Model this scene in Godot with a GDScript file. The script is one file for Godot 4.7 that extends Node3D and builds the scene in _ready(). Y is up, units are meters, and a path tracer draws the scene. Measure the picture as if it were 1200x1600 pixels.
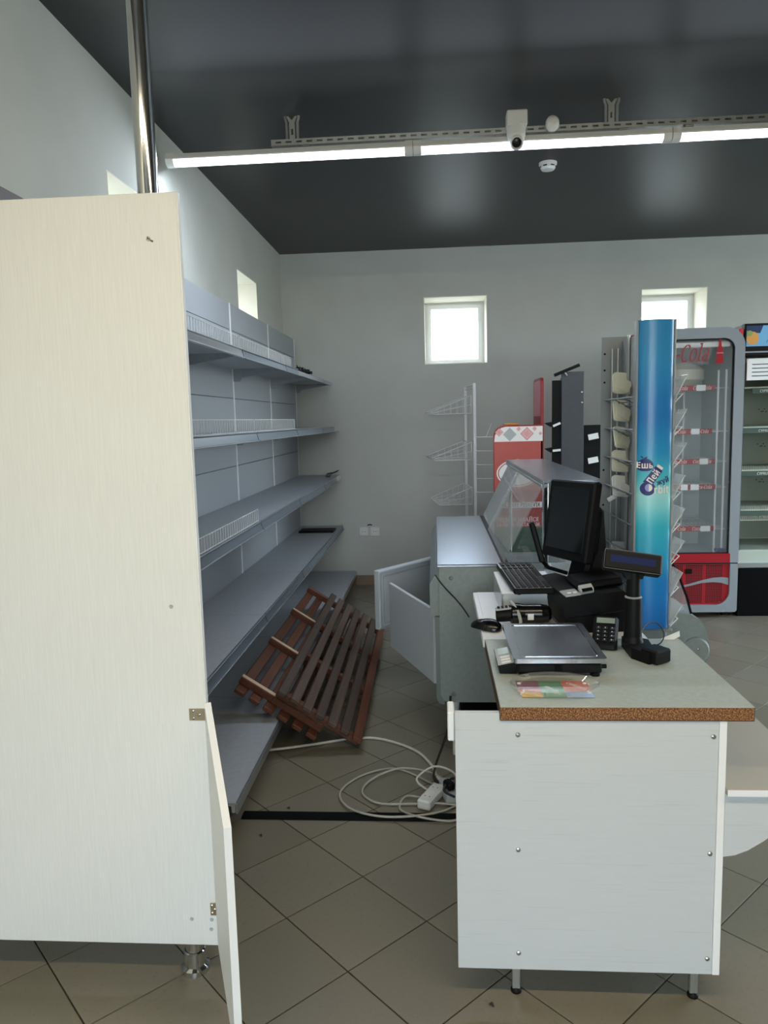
extends Node3D
# A small shop being cleared out: shelving on the left, a cash desk on the right, coolers at the back wall.
# Metres, y up. The back wall runs along x, the left wall along z.

var M := {}          # materials
var taken := {}      # names already used at top level

# ------------------------------------------------------------------ mesh builder
class MB:
	var v := PackedVector3Array()
	var n := PackedVector3Array()
	var uv := PackedVector2Array()

	func tri3(a: Vector3, b: Vector3, c: Vector3, na: Vector3, nb: Vector3, nc: Vector3, ua := Vector2.ZERO, ub := Vector2.ZERO, uc := Vector2.ZERO) -> void:
		var g := (b - a).cross(c - a)
		if g.length_squared() < 1e-18:
			return
		if g.dot(na + nb + nc) > 0.0:      # front faces run clockwise
			v.append_array([a, c, b]); n.append_array([na, nc, nb]); uv.append_array([ua, uc, ub])
		else:
			v.append_array([a, b, c]); n.append_array([na, nb, nc]); uv.append_array([ua, ub, uc])

	func tri(a: Vector3, b: Vector3, c: Vector3, nn: Vector3) -> void:
		tri3(a, b, c, nn, nn, nn)

	func quad(a: Vector3, b: Vector3, c: Vector3, d: Vector3, nn: Vector3) -> void:
		tri3(a, b, c, nn, nn, nn, Vector2(0, 1), Vector2(1, 1), Vector2(1, 0))
		tri3(a, c, d, nn, nn, nn, Vector2(0, 1), Vector2(1, 0), Vector2(0, 0))

	# box from corner to corner, edges chamfered by bev
	func bx(x0: float, x1: float, y0: float, y1: float, z0: float, z1: float, bev := 0.0) -> MB:
		return box(Vector3((x0 + x1) / 2, (y0 + y1) / 2, (z0 + z1) / 2), Vector3(absf(x1 - x0), absf(y1 - y0), absf(z1 - z0)), bev)

	func box(c: Vector3, s: Vector3, bev := 0.0, bs := Basis()) -> MB:
		var h := s / 2
		var b := minf(bev, 0.45 * minf(s.x, minf(s.y, s.z)))
		for ax in 3:
			var u := (ax + 1) % 3
			var w := (ax + 2) % 3
			for sg in [-1.0, 1.0]:
				var q := []
				for k in [[-1, -1], [1, -1], [1, 1], [-1, 1]]:
					var p := Vector3()
					p[ax] = sg * h[ax]; p[u] = k[0] * (h[u] - b); p[w] = k[1] * (h[w] - b)
					q.append(c + bs * p)
				var nn := Vector3(); nn[ax] = sg
				quad(q[0], q[1], q[2], q[3], bs * nn)
		if b > 0.0:
			for ax in 3:                          # 12 edges, running along ax
				var u := (ax + 1) % 3
				var w := (ax + 2) % 3
				for su in [-1.0, 1.0]:
					for sw in [-1.0, 1.0]:
						var q := []
						for k in [[-1, 0], [1, 0], [1, 1], [-1, 1]]:
							var p := Vector3()
							p[ax] = k[0] * (h[ax] - b)
							p[u] = su * (h[u] - (b if k[1] == 1 else 0.0)); p[w] = sw * (h[w] - (0.0 if k[1] == 1 else b))
							q.append(c + bs * p)
						var nn := Vector3(); nn[u] = su; nn[w] = sw
						quad(q[0], q[1], q[2], q[3], bs * nn.normalized())
			for sx in [-1.0, 1.0]:
				for sy in [-1.0, 1.0]:
					for sz in [-1.0, 1.0]:
						var e := h - Vector3(b, b, b)
						var s3 := Vector3(sx, sy, sz)
						tri(c + bs * (s3 * Vector3(h.x, e.y, e.z)), c + bs * (s3 * Vector3(e.x, h.y, e.z)), c + bs * (s3 * Vector3(e.x, e.y, h.z)), bs * s3.normalized())
		return self

	# tube along points
	func tube(pts: Array, r: float, sides := 8, closed := false) -> MB:
		var np := pts.size()
		var rings := []
		var up := Vector3.UP
		for i in np:
			var a: Vector3 = pts[(i - 1 + np) % np] if (closed or i > 0) else pts[i]
			var b: Vector3 = pts[(i + 1) % np] if (closed or i < np - 1) else pts[i]
			var t := (b - a).normalized()
			var sd := up.cross(t)
			if sd.length() < 0.05:
				sd = Vector3.RIGHT.cross(t)
			sd = sd.normalized()
			var u2 := t.cross(sd).normalized()
			up = u2
			var ring := []
			for k in sides:
				var an := TAU * k / sides
				ring.append(sd * cos(an) + u2 * sin(an))
			rings.append(ring)
		for i in (np if closed else np - 1):
			var j := (i + 1) % np
			for k in sides:
				var l := (k + 1) % sides
				var pa: Vector3 = pts[i]
				var pb: Vector3 = pts[j]
				var a: Vector3 = rings[i][k]
				var b: Vector3 = rings[i][l]
				var c: Vector3 = rings[j][l]
				var d: Vector3 = rings[j][k]
				tri3(pa + a * r, pa + b * r, pb + c * r, a, b, c)
				tri3(pa + a * r, pb + c * r, pb + d * r, a, c, d)
		if not closed:
			for e in [0, np - 1]:
				var o: Vector3 = pts[e]
				var q: Vector3 = pts[1] if e == 0 else pts[np - 2]
				var nn := (o - q).normalized()
				for k in sides:
					tri(o, o + rings[e][k] * r, o + rings[e][(k + 1) % sides] * r, nn)
		return self

	func rod(a: Vector3, b: Vector3, r: float, sides := 6) -> MB:
		return tube([a, b], r, sides)

	# profile of (radius, height) turned about the local y axis
	func lathe(prof: Array, at := Vector3.ZERO, bs := Basis(), segs := 20) -> MB:
		var turn := 0.0
		for i in prof.size() - 1:
			turn += (prof[i].x + prof[i + 1].x) * (prof[i + 1].y - prof[i].y)
		var side := 1.0 if turn >= 0.0 else -1.0
		for i in prof.size() - 1:
			var p: Vector2 = prof[i]
			var q: Vector2 = prof[i + 1]
			var d := q - p
			if d.length() < 1e-6:
				continue
			var nr := Vector2(d.y, -d.x).normalized() * side
			for k in segs:
				var a0 := TAU * k / segs
				var a1 := TAU * (k + 1) / segs
				var e0 := Vector3(cos(a0), 0, sin(a0))
				var e1 := Vector3(cos(a1), 0, sin(a1))
				var n0 := bs * (e0 * nr.x + Vector3(0, nr.y, 0))
				var n1 := bs * (e1 * nr.x + Vector3(0, nr.y, 0))
				var A := at + bs * (e0 * p.x + Vector3(0, p.y, 0))
				var B := at + bs * (e1 * p.x + Vector3(0, p.y, 0))
				var C := at + bs * (e1 * q.x + Vector3(0, q.y, 0))
				var D := at + bs * (e0 * q.x + Vector3(0, q.y, 0))
				tri3(A, B, C, n0, n1, n1); tri3(A, C, D, n0, n1, n0)
		return self

	# a polygon (x, y) given depth along z, from z0 to z1; xf places it
	func prism(poly: Array, z0: float, z1: float, xf := Transform3D(), smooth := false) -> MB:
		var pp := PackedVector2Array(poly)
		if Geometry2D.is_polygon_clockwise(pp):
			pp.reverse()
		var idx := Geometry2D.triangulate_polygon(pp)
		var bs := xf.basis
		for i in range(0, idx.size(), 3):
			for e in [[z0, -1.0], [z1, 1.0]]:
				var zz: float = e[0]
				var sg: float = e[1] * signf(z1 - z0)
				tri(xf * Vector3(pp[idx[i]].x, pp[idx[i]].y, zz), xf * Vector3(pp[idx[i + 1]].x, pp[idx[i + 1]].y, zz), xf * Vector3(pp[idx[i + 2]].x, pp[idx[i + 2]].y, zz), bs * Vector3(0, 0, sg))
		var m := pp.size()
		var en := []
		for i in m:
			var d := pp[(i + 1) % m] - pp[i]
			en.append(Vector2(d.y, -d.x).normalized())
		for i in m:
			var j := (i + 1) % m
			var ni: Vector2 = en[i]
			var na := ni
			var nb := ni
			if smooth:
				var pr: Vector2 = en[(i - 1 + m) % m]
				var nx: Vector2 = en[j]
				if pr.dot(ni) > 0.7: na = (pr + ni).normalized()
				if nx.dot(ni) > 0.7: nb = (nx + ni).normalized()
			var A := xf * Vector3(pp[i].x, pp[i].y, z0)
			var B := xf * Vector3(pp[j].x, pp[j].y, z0)
			var C := xf * Vector3(pp[j].x, pp[j].y, z1)
			var D := xf * Vector3(pp[i].x, pp[i].y, z1)
			var wa := bs * Vector3(na.x, na.y, 0)
			var wb := bs * Vector3(nb.x, nb.y, 0)
			tri3(A, B, C, wa, wb, wb); tri3(A, C, D, wa, wb, wa)
		return self

	# flat ring between two loops of equal length (x, y), with depth along z
	func frame(outer: Array, inner: Array, z0: float, z1: float) -> MB:
		var m := outer.size()
		for i in m:
			var j := (i + 1) % m
			var a: Vector2 = outer[i]
			var b: Vector2 = outer[j]
			var c: Vector2 = inner[j]
			var d: Vector2 = inner[i]
			for e in [[z0, -1.0], [z1, 1.0]]:
				var z: float = e[0]
				quad(Vector3(a.x, a.y, z), Vector3(b.x, b.y, z), Vector3(c.x, c.y, z), Vector3(d.x, d.y, z), Vector3(0, 0, e[1] * signf(z1 - z0)))
			var cen := (a + b + c + d) / 4
			var no := (a + b) / 2 - cen
			quad(Vector3(a.x, a.y, z0), Vector3(b.x, b.y, z0), Vector3(b.x, b.y, z1), Vector3(a.x, a.y, z1), Vector3(no.x, no.y, 0).normalized())
			var nj := cen - (c + d) / 2
			quad(Vector3(d.x, d.y, z0), Vector3(c.x, c.y, z0), Vector3(c.x, c.y, z1), Vector3(d.x, d.y, z1), Vector3(nj.x, nj.y, 0).normalized())
		return self

	# an open sheet swept along z from a polyline (x, y), thickness th
	func sheet(line: Array, z0: float, z1: float, th: float) -> MB:
		var poly := []
		var back := []
		var m := line.size()
		for i in m:
			var a: Vector2 = line[maxi(i - 1, 0)]
			var b: Vector2 = line[mini(i + 1, m - 1)]
			var d := (b - a).normalized()
			var p: Vector2 = line[i]
			poly.append(p + Vector2(-d.y, d.x) * th / 2)
			back.push_front(p - Vector2(-d.y, d.x) * th / 2)
		return prism(poly + back, z0, z1, Transform3D(), true)

	func add(m: Mesh, xf: Transform3D) -> MB:
		for s in m.get_surface_count():
			var a := m.surface_get_arrays(s)
			var vs: PackedVector3Array = a[Mesh.ARRAY_VERTEX]
			var ns: PackedVector3Array = a[Mesh.ARRAY_NORMAL]
			var ix: PackedInt32Array = a[Mesh.ARRAY_INDEX] if a[Mesh.ARRAY_INDEX] != null else PackedInt32Array(range(vs.size()))
			for i in range(0, ix.size(), 3):
				tri3(xf * vs[ix[i]], xf * vs[ix[i + 1]], xf * vs[ix[i + 2]], (xf.basis * ns[ix[i]]).normalized(), (xf.basis * ns[ix[i + 1]]).normalized(), (xf.basis * ns[ix[i + 2]]).normalized())
		return self

	func mesh(xf := Transform3D()) -> ArrayMesh:
		var vv := v
		var nn := n
		if xf != Transform3D():
			vv = xf * v
			nn = Transform3D(xf.basis, Vector3.ZERO) * n
		var arr := []
		arr.resize(Mesh.ARRAY_MAX)
		arr[Mesh.ARRAY_VERTEX] = vv
		arr[Mesh.ARRAY_NORMAL] = nn
		arr[Mesh.ARRAY_TEX_UV] = uv
		var am := ArrayMesh.new()
		am.add_surface_from_arrays(Mesh.PRIMITIVE_TRIANGLES, arr)
		return am

# ------------------------------------------------------------------ scene helpers
func numbered(called: String) -> String:
	if not taken.has(called):
		taken[called] = 0
		return called
	taken[called] += 1
	return "%s_%03d" % [called, taken[called]]

func thing(called: String, label: String, category: String, at := Vector3.ZERO, group := "", rot := Vector3.ZERO) -> Node3D:
	var o := Node3D.new()
	o.name = numbered(called)
	add_child(o)
	o.position = at
	o.rotation = rot
	tag(o, label, category, group)
	return o

func tag(o: Node, label: String, category: String, group := "") -> void:
	o.set_meta("label", label)
	o.set_meta("category", category)
	if group: o.set_meta("group", group)

func gate_back(p: Node) -> Transform3D:
	var t := Transform3D()
	while p != self and p is Node3D:
		t = p.transform * t
		p = p.get_parent()
	return t.affine_inverse()

# mb holds scene coordinates; they are brought into the parent's axes. With own = true mb is in the parent's axes already.
func part(p: Node, called: String, mb: MB, mat: Material, own := false) -> MeshInstance3D:
	var o := MeshInstance3D.new()
	o.name = called
	o.mesh = mb.mesh() if own else mb.mesh(gate_back(p))
	o.material_override = mat
	p.add_child(o, true)
	return o

func piece(p: Node, called: String, m: Mesh, mat: Material, xf: Transform3D) -> MeshInstance3D:
	var o := MeshInstance3D.new()
	o.name = called
	o.mesh = m
	o.material_override = mat
	o.transform = xf
	p.add_child(o, true)
	return o

# a thing that is one mesh, in scene coordinates; its origin is put at `at`
func solo(called: String, mb: MB, mat: Material, label: String, category: String, at: Vector3, group := "") -> MeshInstance3D:
	var o := MeshInstance3D.new()
	o.name = numbered(called)
	o.mesh = mb.mesh(Transform3D(Basis(), -at))
	o.material_override = mat
	add_child(o)
	o.position = at
	tag(o, label, category, group)
	return o

func setting(called: String, mb: MB = null, mat: Material = null) -> Node3D:
	var o: Node3D
	if mb:
		var mi := MeshInstance3D.new()
		mi.mesh = mb.mesh()
		mi.material_override = mat
		o = mi
	else:
		o = Node3D.new()
	o.name = called
	add_child(o)
	o.set_meta("kind", "structure")
	return o

func words(s: String, font: String, size: float, bold := false, slant := 0.0, depth := 0.0006) -> Array:
	# [mesh, width]; letters of cap height about 0.72 * size, centred
	var f := SystemFont.new()
	f.font_names = PackedStringArray([font])
	if bold: f.font_weight = 700
	var t := TextMesh.new()
	t.text = s
	t.font = f
	t.font_size = 64
	t.pixel_size = size / 64.0
	t.depth = depth
	t.curve_step = 2.0
	t.horizontal_alignment = HORIZONTAL_ALIGNMENT_CENTER
	t.vertical_alignment = VERTICAL_ALIGNMENT_CENTER
	return [t, Basis(Vector3(1, 0, 0), Vector3(slant, 1, 0), Vector3(0, 0, 1))]

func lettering(p: Node, s: String, font: String, size: float, at: Vector3, mat: Material, bold := false, slant := 0.0, turn := Basis(), squeeze := 1.0) -> void:
	var w := words(s, font, size, bold, slant)
	var sl: Basis = w[1]
	part(p, "lettering", MB.new().add(w[0], Transform3D(turn * Basis.from_scale(Vector3(squeeze, 1, 1)) * sl, at)), mat)

func rrect(x0: float, x1: float, y0: float, y1: float, r: Array, seg := 8) -> Array:
	# rounded rectangle, radii for (x1,y1), (x0,y1), (x0,y0), (x1,y0)
	var o := []
	var cs := [[x1, y1, -1, -1, 0.0], [x0, y1, 1, -1, PI / 2], [x0, y0, 1, 1, PI], [x1, y0, -1, 1, PI * 1.5]]
	for k in 4:
		var c: Array = cs[k]
		var rr: float = maxf(r[k], 0.0001)
		for i in seg + 1:
			var a: float = c[4] + PI / 2 * i / seg
			o.append(Vector2(c[0] + c[2] * rr + cos(a) * rr, c[1] + c[3] * rr + sin(a) * rr))
	return o

func ell(cx: float, cy: float, rx: float, ry: float, seg := 28) -> Array:
	var o := []
	for i in seg:
		o.append(Vector2(cx + cos(TAU * i / seg) * rx, cy + sin(TAU * i / seg) * ry))
	return o

func curve(pts: Array, step := 10, closed := false) -> Array:
	var o := []
	var m := pts.size()
	for i in (m if closed else m - 1):
		var a: Vector3 = pts[(i - 1 + m) % m] if (closed or i > 0) else pts[0]
		var b: Vector3 = pts[i]
		var c: Vector3 = pts[(i + 1) % m]
		var d: Vector3 = pts[(i + 2) % m] if (closed or i < m - 2) else pts[m - 1]
		for k in step:
			o.append(b.cubic_interpolate(c, a, d, float(k) / step))
	if not closed:
		o.append(pts[m - 1])
	return o

# ------------------------------------------------------------------ materials
func mat(called: String, c: Color, rough := 0.6, metal := 0.0) -> StandardMaterial3D:
	var m := StandardMaterial3D.new()
	m.resource_name = called
	m.albedo_color = c
	m.roughness = rough
	m.metallic = metal
	M[called] = m
	return m

func h(s: String) -> Color:
	return Color.html(s)

# seamless noise, drawn out: w x hh cells stretched to size, then mapped through a ramp
func noise_tex(sd: int, w: int, hh: int, size: int, freq: float, ramp: Array, oct := 4, normal := 0.0) -> ImageTexture:
	var fn := FastNoiseLite.new()
	fn.seed = sd
	fn.frequency = freq
	fn.fractal_octaves = oct
	var im := fn.get_seamless_image(w, hh)
	im.resize(size, size, Image.INTERPOLATE_CUBIC)
	if normal > 0.0:
		im.convert(Image.FORMAT_RGBA8)
		im.bump_map_to_normal_map(normal)
		return ImageTexture.create_from_image(im)
	var out := Image.create(size, size, false, Image.FORMAT_RGB8)
	var lut := []
	for i in 256:
		var t := i / 255.0 * (ramp.size() - 1)
		var k := mini(int(t), ramp.size() - 2)
		var c0: Color = ramp[k]
		lut.append(c0.lerp(ramp[k + 1], t - k))
	for y in size:
		for x in size:
			out.set_pixel(x, y, lut[clampi(int(im.get_pixel(x, y).r * 255.0), 0, 255)])
	return ImageTexture.create_from_image(out)

func tri_tex(m: StandardMaterial3D, t: Texture2D, scale: float, world := false) -> StandardMaterial3D:
	m.albedo_texture = t
	m.uv1_triplanar = true
	m.uv1_world_triplanar = world
	m.uv1_scale = Vector3(scale, scale, scale)
	m.uv1_triplanar_sharpness = 8.0
	return m

func glass(called: String, c: Color, alpha: float) -> StandardMaterial3D:
	var m := mat(called, Color(c.r, c.g, c.b, alpha), 0.02)
	m.transparency = BaseMaterial3D.TRANSPARENCY_ALPHA
	return m

func g(a: float) -> Color:
	return Color(a, a, a)

func materials() -> void:
	var fine := noise_tex(3, 512, 512, 512, 0.05, [g(0.93), g(1.0)])
	var blotch := noise_tex(11, 256, 256, 256, 0.012, [g(0.965), g(1.0), g(0.98)])
	var vgrain := noise_tex(5, 512, 14, 1024, 0.18, [g(0.94), g(1.0), g(0.98), g(1.0)], 5)
	var hgrain := noise_tex(6, 10, 512, 1024, 0.16, [g(0.94), g(1.0), g(0.99), g(1.0)], 5)
	var chips := noise_tex(8, 512, 512, 512, 0.14, [h("2c1b10"), h("5d3c24"), h("7a5030"), h("b48a5a"), h("4a2f1c")], 3)
	var wood := noise_tex(9, 512, 6, 512, 0.05, [h("54301f"), h("6e4129"), h("603826"), h("7c4c33")], 5)
	var greywood := noise_tex(19, 512, 6, 512, 0.05, [h("4d3f37"), h("665449"), h("594a40"), h("75604f")], 5)
	var scratch := noise_tex(12, 512, 30, 512, 0.12, [g(0.93), g(1.0), g(0.97)], 5)
	var speck := noise_tex(21, 512, 512, 512, 0.09, [g(0.90), g(0.99), g(1.0), g(0.96)], 4)

	tri_tex(mat("wall_paint", h("ccd0c9"), 0.8), blotch, 0.35, true)
	tri_tex(mat("ceiling_paint", h("26292d"), 0.40), blotch, 0.3, true)
	M.ceiling_paint.metallic_specular = 0.45
	mat("reveal_white", h("f0ebdc"), 0.7)
	mat("pvc", h("e9ecec"), 0.35)
	for k in 4:
		tri_tex(mat("tile%d" % k, [h("7a7564"), h("7f7968"), h("767161"), h("7c7667")][k], 0.32), speck, [1.3, 1.1, 1.7, 0.9][k])
	mat("grout", h("2f2a24"), 0.9)
	tri_tex(mat("skirting", h("8d7a66"), 0.4), speck, 1.5)
	tri_tex(mat("cream_board", h("e4e5e1"), 0.5), vgrain, 1.6)
	tri_tex(mat("white_board", h("c8cdcf"), 0.45), hgrain, 1.5)
	mat("white_edge", h("eceeee"), 0.45)
	tri_tex(mat("worktop_laminate", h("b0b9b1"), 0.35), fine, 2.0)
	tri_tex(mat("chipboard", h("ffffff"), 0.85), chips, 2.6)
	tri_tex(mat("dark_edge_band", h("5b4636"), 0.6), fine, 2.0)
	mat("chrome", h("d8dadc"), 0.10, 1.0)
	tri_tex(mat("zinc", h("c4c8c6"), 0.38, 0.9), scratch, 3.0)
	mat("screw", h("c9cac8"), 0.25, 1.0)
	mat("hinge_metal", h("b7a98e"), 0.35, 0.9)
	var st := tri_tex(mat("stainless", h("b9bec7"), 0.3, 1.0), scratch, 2.0)
	st.roughness = 0.27
	mat("plate_steel", h("c2c4c8"), 0.26, 1.0)
	tri_tex(mat("shelf_grey", h("abb1b6"), 0.5), fine, 1.2)
	mat("shelf_panel", h("a0a6ab"), 0.55)
	mat("white_wire", h("e2e4e4"), 0.4)
	mat("rail_grey", h("66717b"), 0.3, 0.2)
	mat("kick_grey", h("4b5054"), 0.6)
	mat("bag_shelf_grey", h("a5a295"), 0.5)
	mat("aluminium", h("c2c6ca"), 0.3, 0.9)
	for k in 3:
		tri_tex(mat("brown_wood%d" % k, [h("f4efec"), h("e6e0dc"), h("c9c3be")][k], 0.6), [wood, greywood, greywood][k], [1.4, 1.1, 1.7][k])
	tri_tex(mat("pale_wood", h("d6bd9c"), 0.7), speck, 3.0)
	tri_tex(mat("case_grey", h("8b9593"), 0.45), fine, 1.5)
	mat("case_edge", h("6f7a79"), 0.5)
	mat("door_white", h("c8cdcf"), 0.4)
	mat("gasket", h("b4bcc2"), 0.7)
	mat("black_plastic", h("0d0e10"), 0.5).metallic_specular = 0.3
	mat("tray_steel", h("7c8284"), 0.35, 0.8)
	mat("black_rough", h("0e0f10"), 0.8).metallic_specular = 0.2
	mat("black_gloss", h("070809"), 0.22)
	mat("dark_screen", h("0b1011"), 0.2)
	mat("keycap", h("15171a"), 0.35)
	mat("key_bed", h("84888a"), 0.5)  # pale grey paints the glints between the keys into the colour
	mat("key_print", h("c9cccd"), 0.6)
	mat("lcd", h("8f9c90"), 0.25)
	mat("vfd_blue", h("131f4c"), 0.55).metallic_specular = 0.3
	mat("plastic_grey", h("a9adab"), 0.45)
	mat("plastic_white", h("e8e8e4"), 0.4)
	mat("paper", h("e6e8e6"), 0.8)
	mat("paper_cream", h("deddcb"), 0.75)
	mat("ink", h("2b2b2e"), 0.8)
	glass("pane", h("eef5f4"), 0.008)
	glass("thin_plastic", h("e9eded"), 0.34)
	glass("clear_tray", h("f2f4f4"), 0.05)
	glass("hazy_pane", h("a9b0b5"), 0.74)
	glass("fridge_pane", h("dfe9ea"), 0.04)
	mat("red_panel", h("c9252c"), 0.35)
	mat("red_print", h("b0524a"), 0.5)
	mat("dark_red_print", h("8e2527"), 0.5)
	mat("pink_print", h("d6868a"), 0.5)
	mat("white_print", h("e9e4df"), 0.55)
	mat("green_print", h("2d4536"), 0.5)
	mat("black_metal", h("111315"), 0.6).metallic_specular = 0.3
	tri_tex(mat("dark_grey_metal", h("474c51"), 0.45, 0.2), fine, 1.0)
	mat("fridge_frame", h("878d90"), 0.4)
	mat("fridge_inside", h("b0b9ba"), 0.5)
	mat("fridge_inside_green", h("aab5a6"), 0.5)
	mat("cola_red", h("9a131f"), 0.35)
	mat("grille_hole", h("2a0b0d"), 0.9)
	mat("green_strip", h("3f5247"), 0.5)
	mat("black_base", h("08090a"), 0.8).metallic_specular = 0.2
	mat("navy_print", h("252c6e"), 0.45)
	mat("lilac_print", h("8f93cf"), 0.45)
	mat("ice_print", h("6fb0d6"), 0.4)
	mat("orange_print", h("d99a4a"), 0.4)
	mat("leaf_print", h("8aa05a"), 0.4)
	mat("deep_blue_print", h("15305a"), 0.4)
	mat("cable_white", h("c9c5ba"), 0.55)
	mat("cable_grey", h("a7a498"), 0.6)
	mat("cable_black", h("17181a"), 0.55)
	mat("strip_white", h("cfcfc8"), 0.5)
	mat("maroon_print", h("7a2338"), 0.4)
	mat("tray_green", h("3f8a4f"), 0.4)
	mat("tray_mint", h("8cc7a0"), 0.4)
	mat("tray_orange", h("d0603c"), 0.4)
	mat("tray_peach", h("e29a84"), 0.4)
	mat("tray_blue", h("9fb6d6"), 0.4)
	mat("tray_yellow", h("d9b45a"), 0.4)
	mat("pavement", h("9b9588"), 0.9)
	mat("brown_trim", h("3d3029"), 0.5)
	# the printed blue wrap of the gum stand: deep blue at the ends, turquoise and pale in the middle
	var im := Image.create(64, 512, false, Image.FORMAT_RGB8)
	var stops := [[0.0, h("2f86c0")], [0.12, h("2f8cc4")], [0.30, h("1f74bd")], [0.42, h("2a92c8")], [0.50, h("52bccb")], [0.555, h("9fdbe0")], [0.60, h("7fd0da")], [0.66, h("38b3cb")], [0.76, h("2b9fcb")], [0.84, h("1d7cc4")], [1.0, h("1668b4")]]
	for y in 512:
		var t := y / 511.0
		var c: Color = stops[0][1]
		for k in stops.size() - 1:
			if t >= stops[k][0]:
				c = (stops[k][1] as Color).lerp(stops[k + 1][1], clampf((t - stops[k][0]) / (stops[k + 1][0] - stops[k][0]), 0, 1))
		for x in 64:
			im.set_pixel(x, y, c)
	var bw := mat("blue_wrap", g(1.0), 0.28)
	bw.albedo_texture = ImageTexture.create_from_image(im)
	bw.texture_repeat = false
	var gl := mat("lamp_glow", g(1.0), 0.5)
	gl.emission_enabled = true
	gl.emission = Color(0.93, 0.96, 1.0)
	gl.emission_energy_multiplier = 3.0
	var gw := mat("lamp_glow_warm", g(1.0), 0.5)
	gw.emission_enabled = true
	gw.emission = Color(1.0, 0.93, 0.80)
	gw.emission_energy_multiplier = 3.0

# ------------------------------------------------------------------ camera, sky, exposure
const EYE := Vector3(0, 1.5, 0)
const BACK := -6.667      # back wall
const LEFT := -1.337      # left wall
const RIGHT := 4.6
const FRONT := 3.2        # shop front, behind the viewer
const CEIL := 2.965

func viewpoint() -> Camera3D:
	var cam := Camera3D.new()
	cam.name = "camera"
	cam.fov = rad_to_deg(2.0 * atan(800.0 / 1160.0))
	cam.near = 0.05
	cam.far = 200.0
	add_child(cam)
	var b := Basis(Vector3.UP, deg_to_rad(4.0973)) * Basis(Vector3.RIGHT, deg_to_rad(-7.0455)) * Basis(Vector3.BACK, deg_to_rad(-1.4711))
	cam.transform = Transform3D(b, EYE)
	cam.current = true
	return cam

func _ready() -> void:
	var cam := viewpoint()
	var env := Environment.new()
	env.tonemap_mode = Environment.TONE_MAPPER_LINEAR
	env.tonemap_exposure = 1.0
	env.background_mode = Environment.BG_SKY
	var sm := ProceduralSkyMaterial.new()
	sm.sky_top_color = Color(0.80, 0.88, 0.96)
	sm.sky_horizon_color = Color(0.93, 0.97, 0.98)
	sm.ground_horizon_color = Color(0.72, 0.70, 0.64)
	sm.ground_bottom_color = Color(0.66, 0.63, 0.56)
	sm.energy_multiplier = 11.4
	var sky := Sky.new()
	sky.sky_material = sm
	env.sky = sky
	env.sdfgi_enabled = true
	env.ssao_enabled = true
	env.ssil_enabled = true
	var we := WorldEnvironment.new()
	we.name = "world_environment"
	we.environment = env
	add_child(we)
	var cool_lamp := 1.35
	var warm_lamp := 1.75

	materials()
	room(cam)
	ceiling_fixtures(cool_lamp, warm_lamp)
	shelving()
	partition()
	duckboards()
	cash_desk()
	display_case()
	gum_stand()
	coolers()
	back_racks()
	counter_items()
	floor_things()
	small_things()

# ------------------------------------------------------------------ room
# a slab wall in (a, y) with rectangular holes [a0, a1, y0, y1]; along: 0 = wall runs along x, 1 = along z
func holed(a0: float, a1: float, y0: float, y1: float, holes: Array, d0: float, d1: float, along: int) -> MB:
	var mb := MB.new()
	var cuts := [a0, a1]
	for q in holes:
		cuts.append(q[0]); cuts.append(q[1])
	cuts.sort()
	for i in cuts.size() - 1:
		var p: float = cuts[i]
		var q: float = cuts[i + 1]
		if q - p < 1e-5: continue
		var ys := [[y0, y1]]
		for o in holes:
			if o[0] <= p + 1e-5 and o[1] >= q - 1e-5:
				ys = [[y0, o[2]], [o[3], y1]]
		for s in ys:
			if s[1] - s[0] < 1e-5: continue
			if along == 0: mb.bx(p, q, s[0], s[1], d0, d1)
			else: mb.bx(d0, d1, s[0], s[1], p, q)
	return mb

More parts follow.
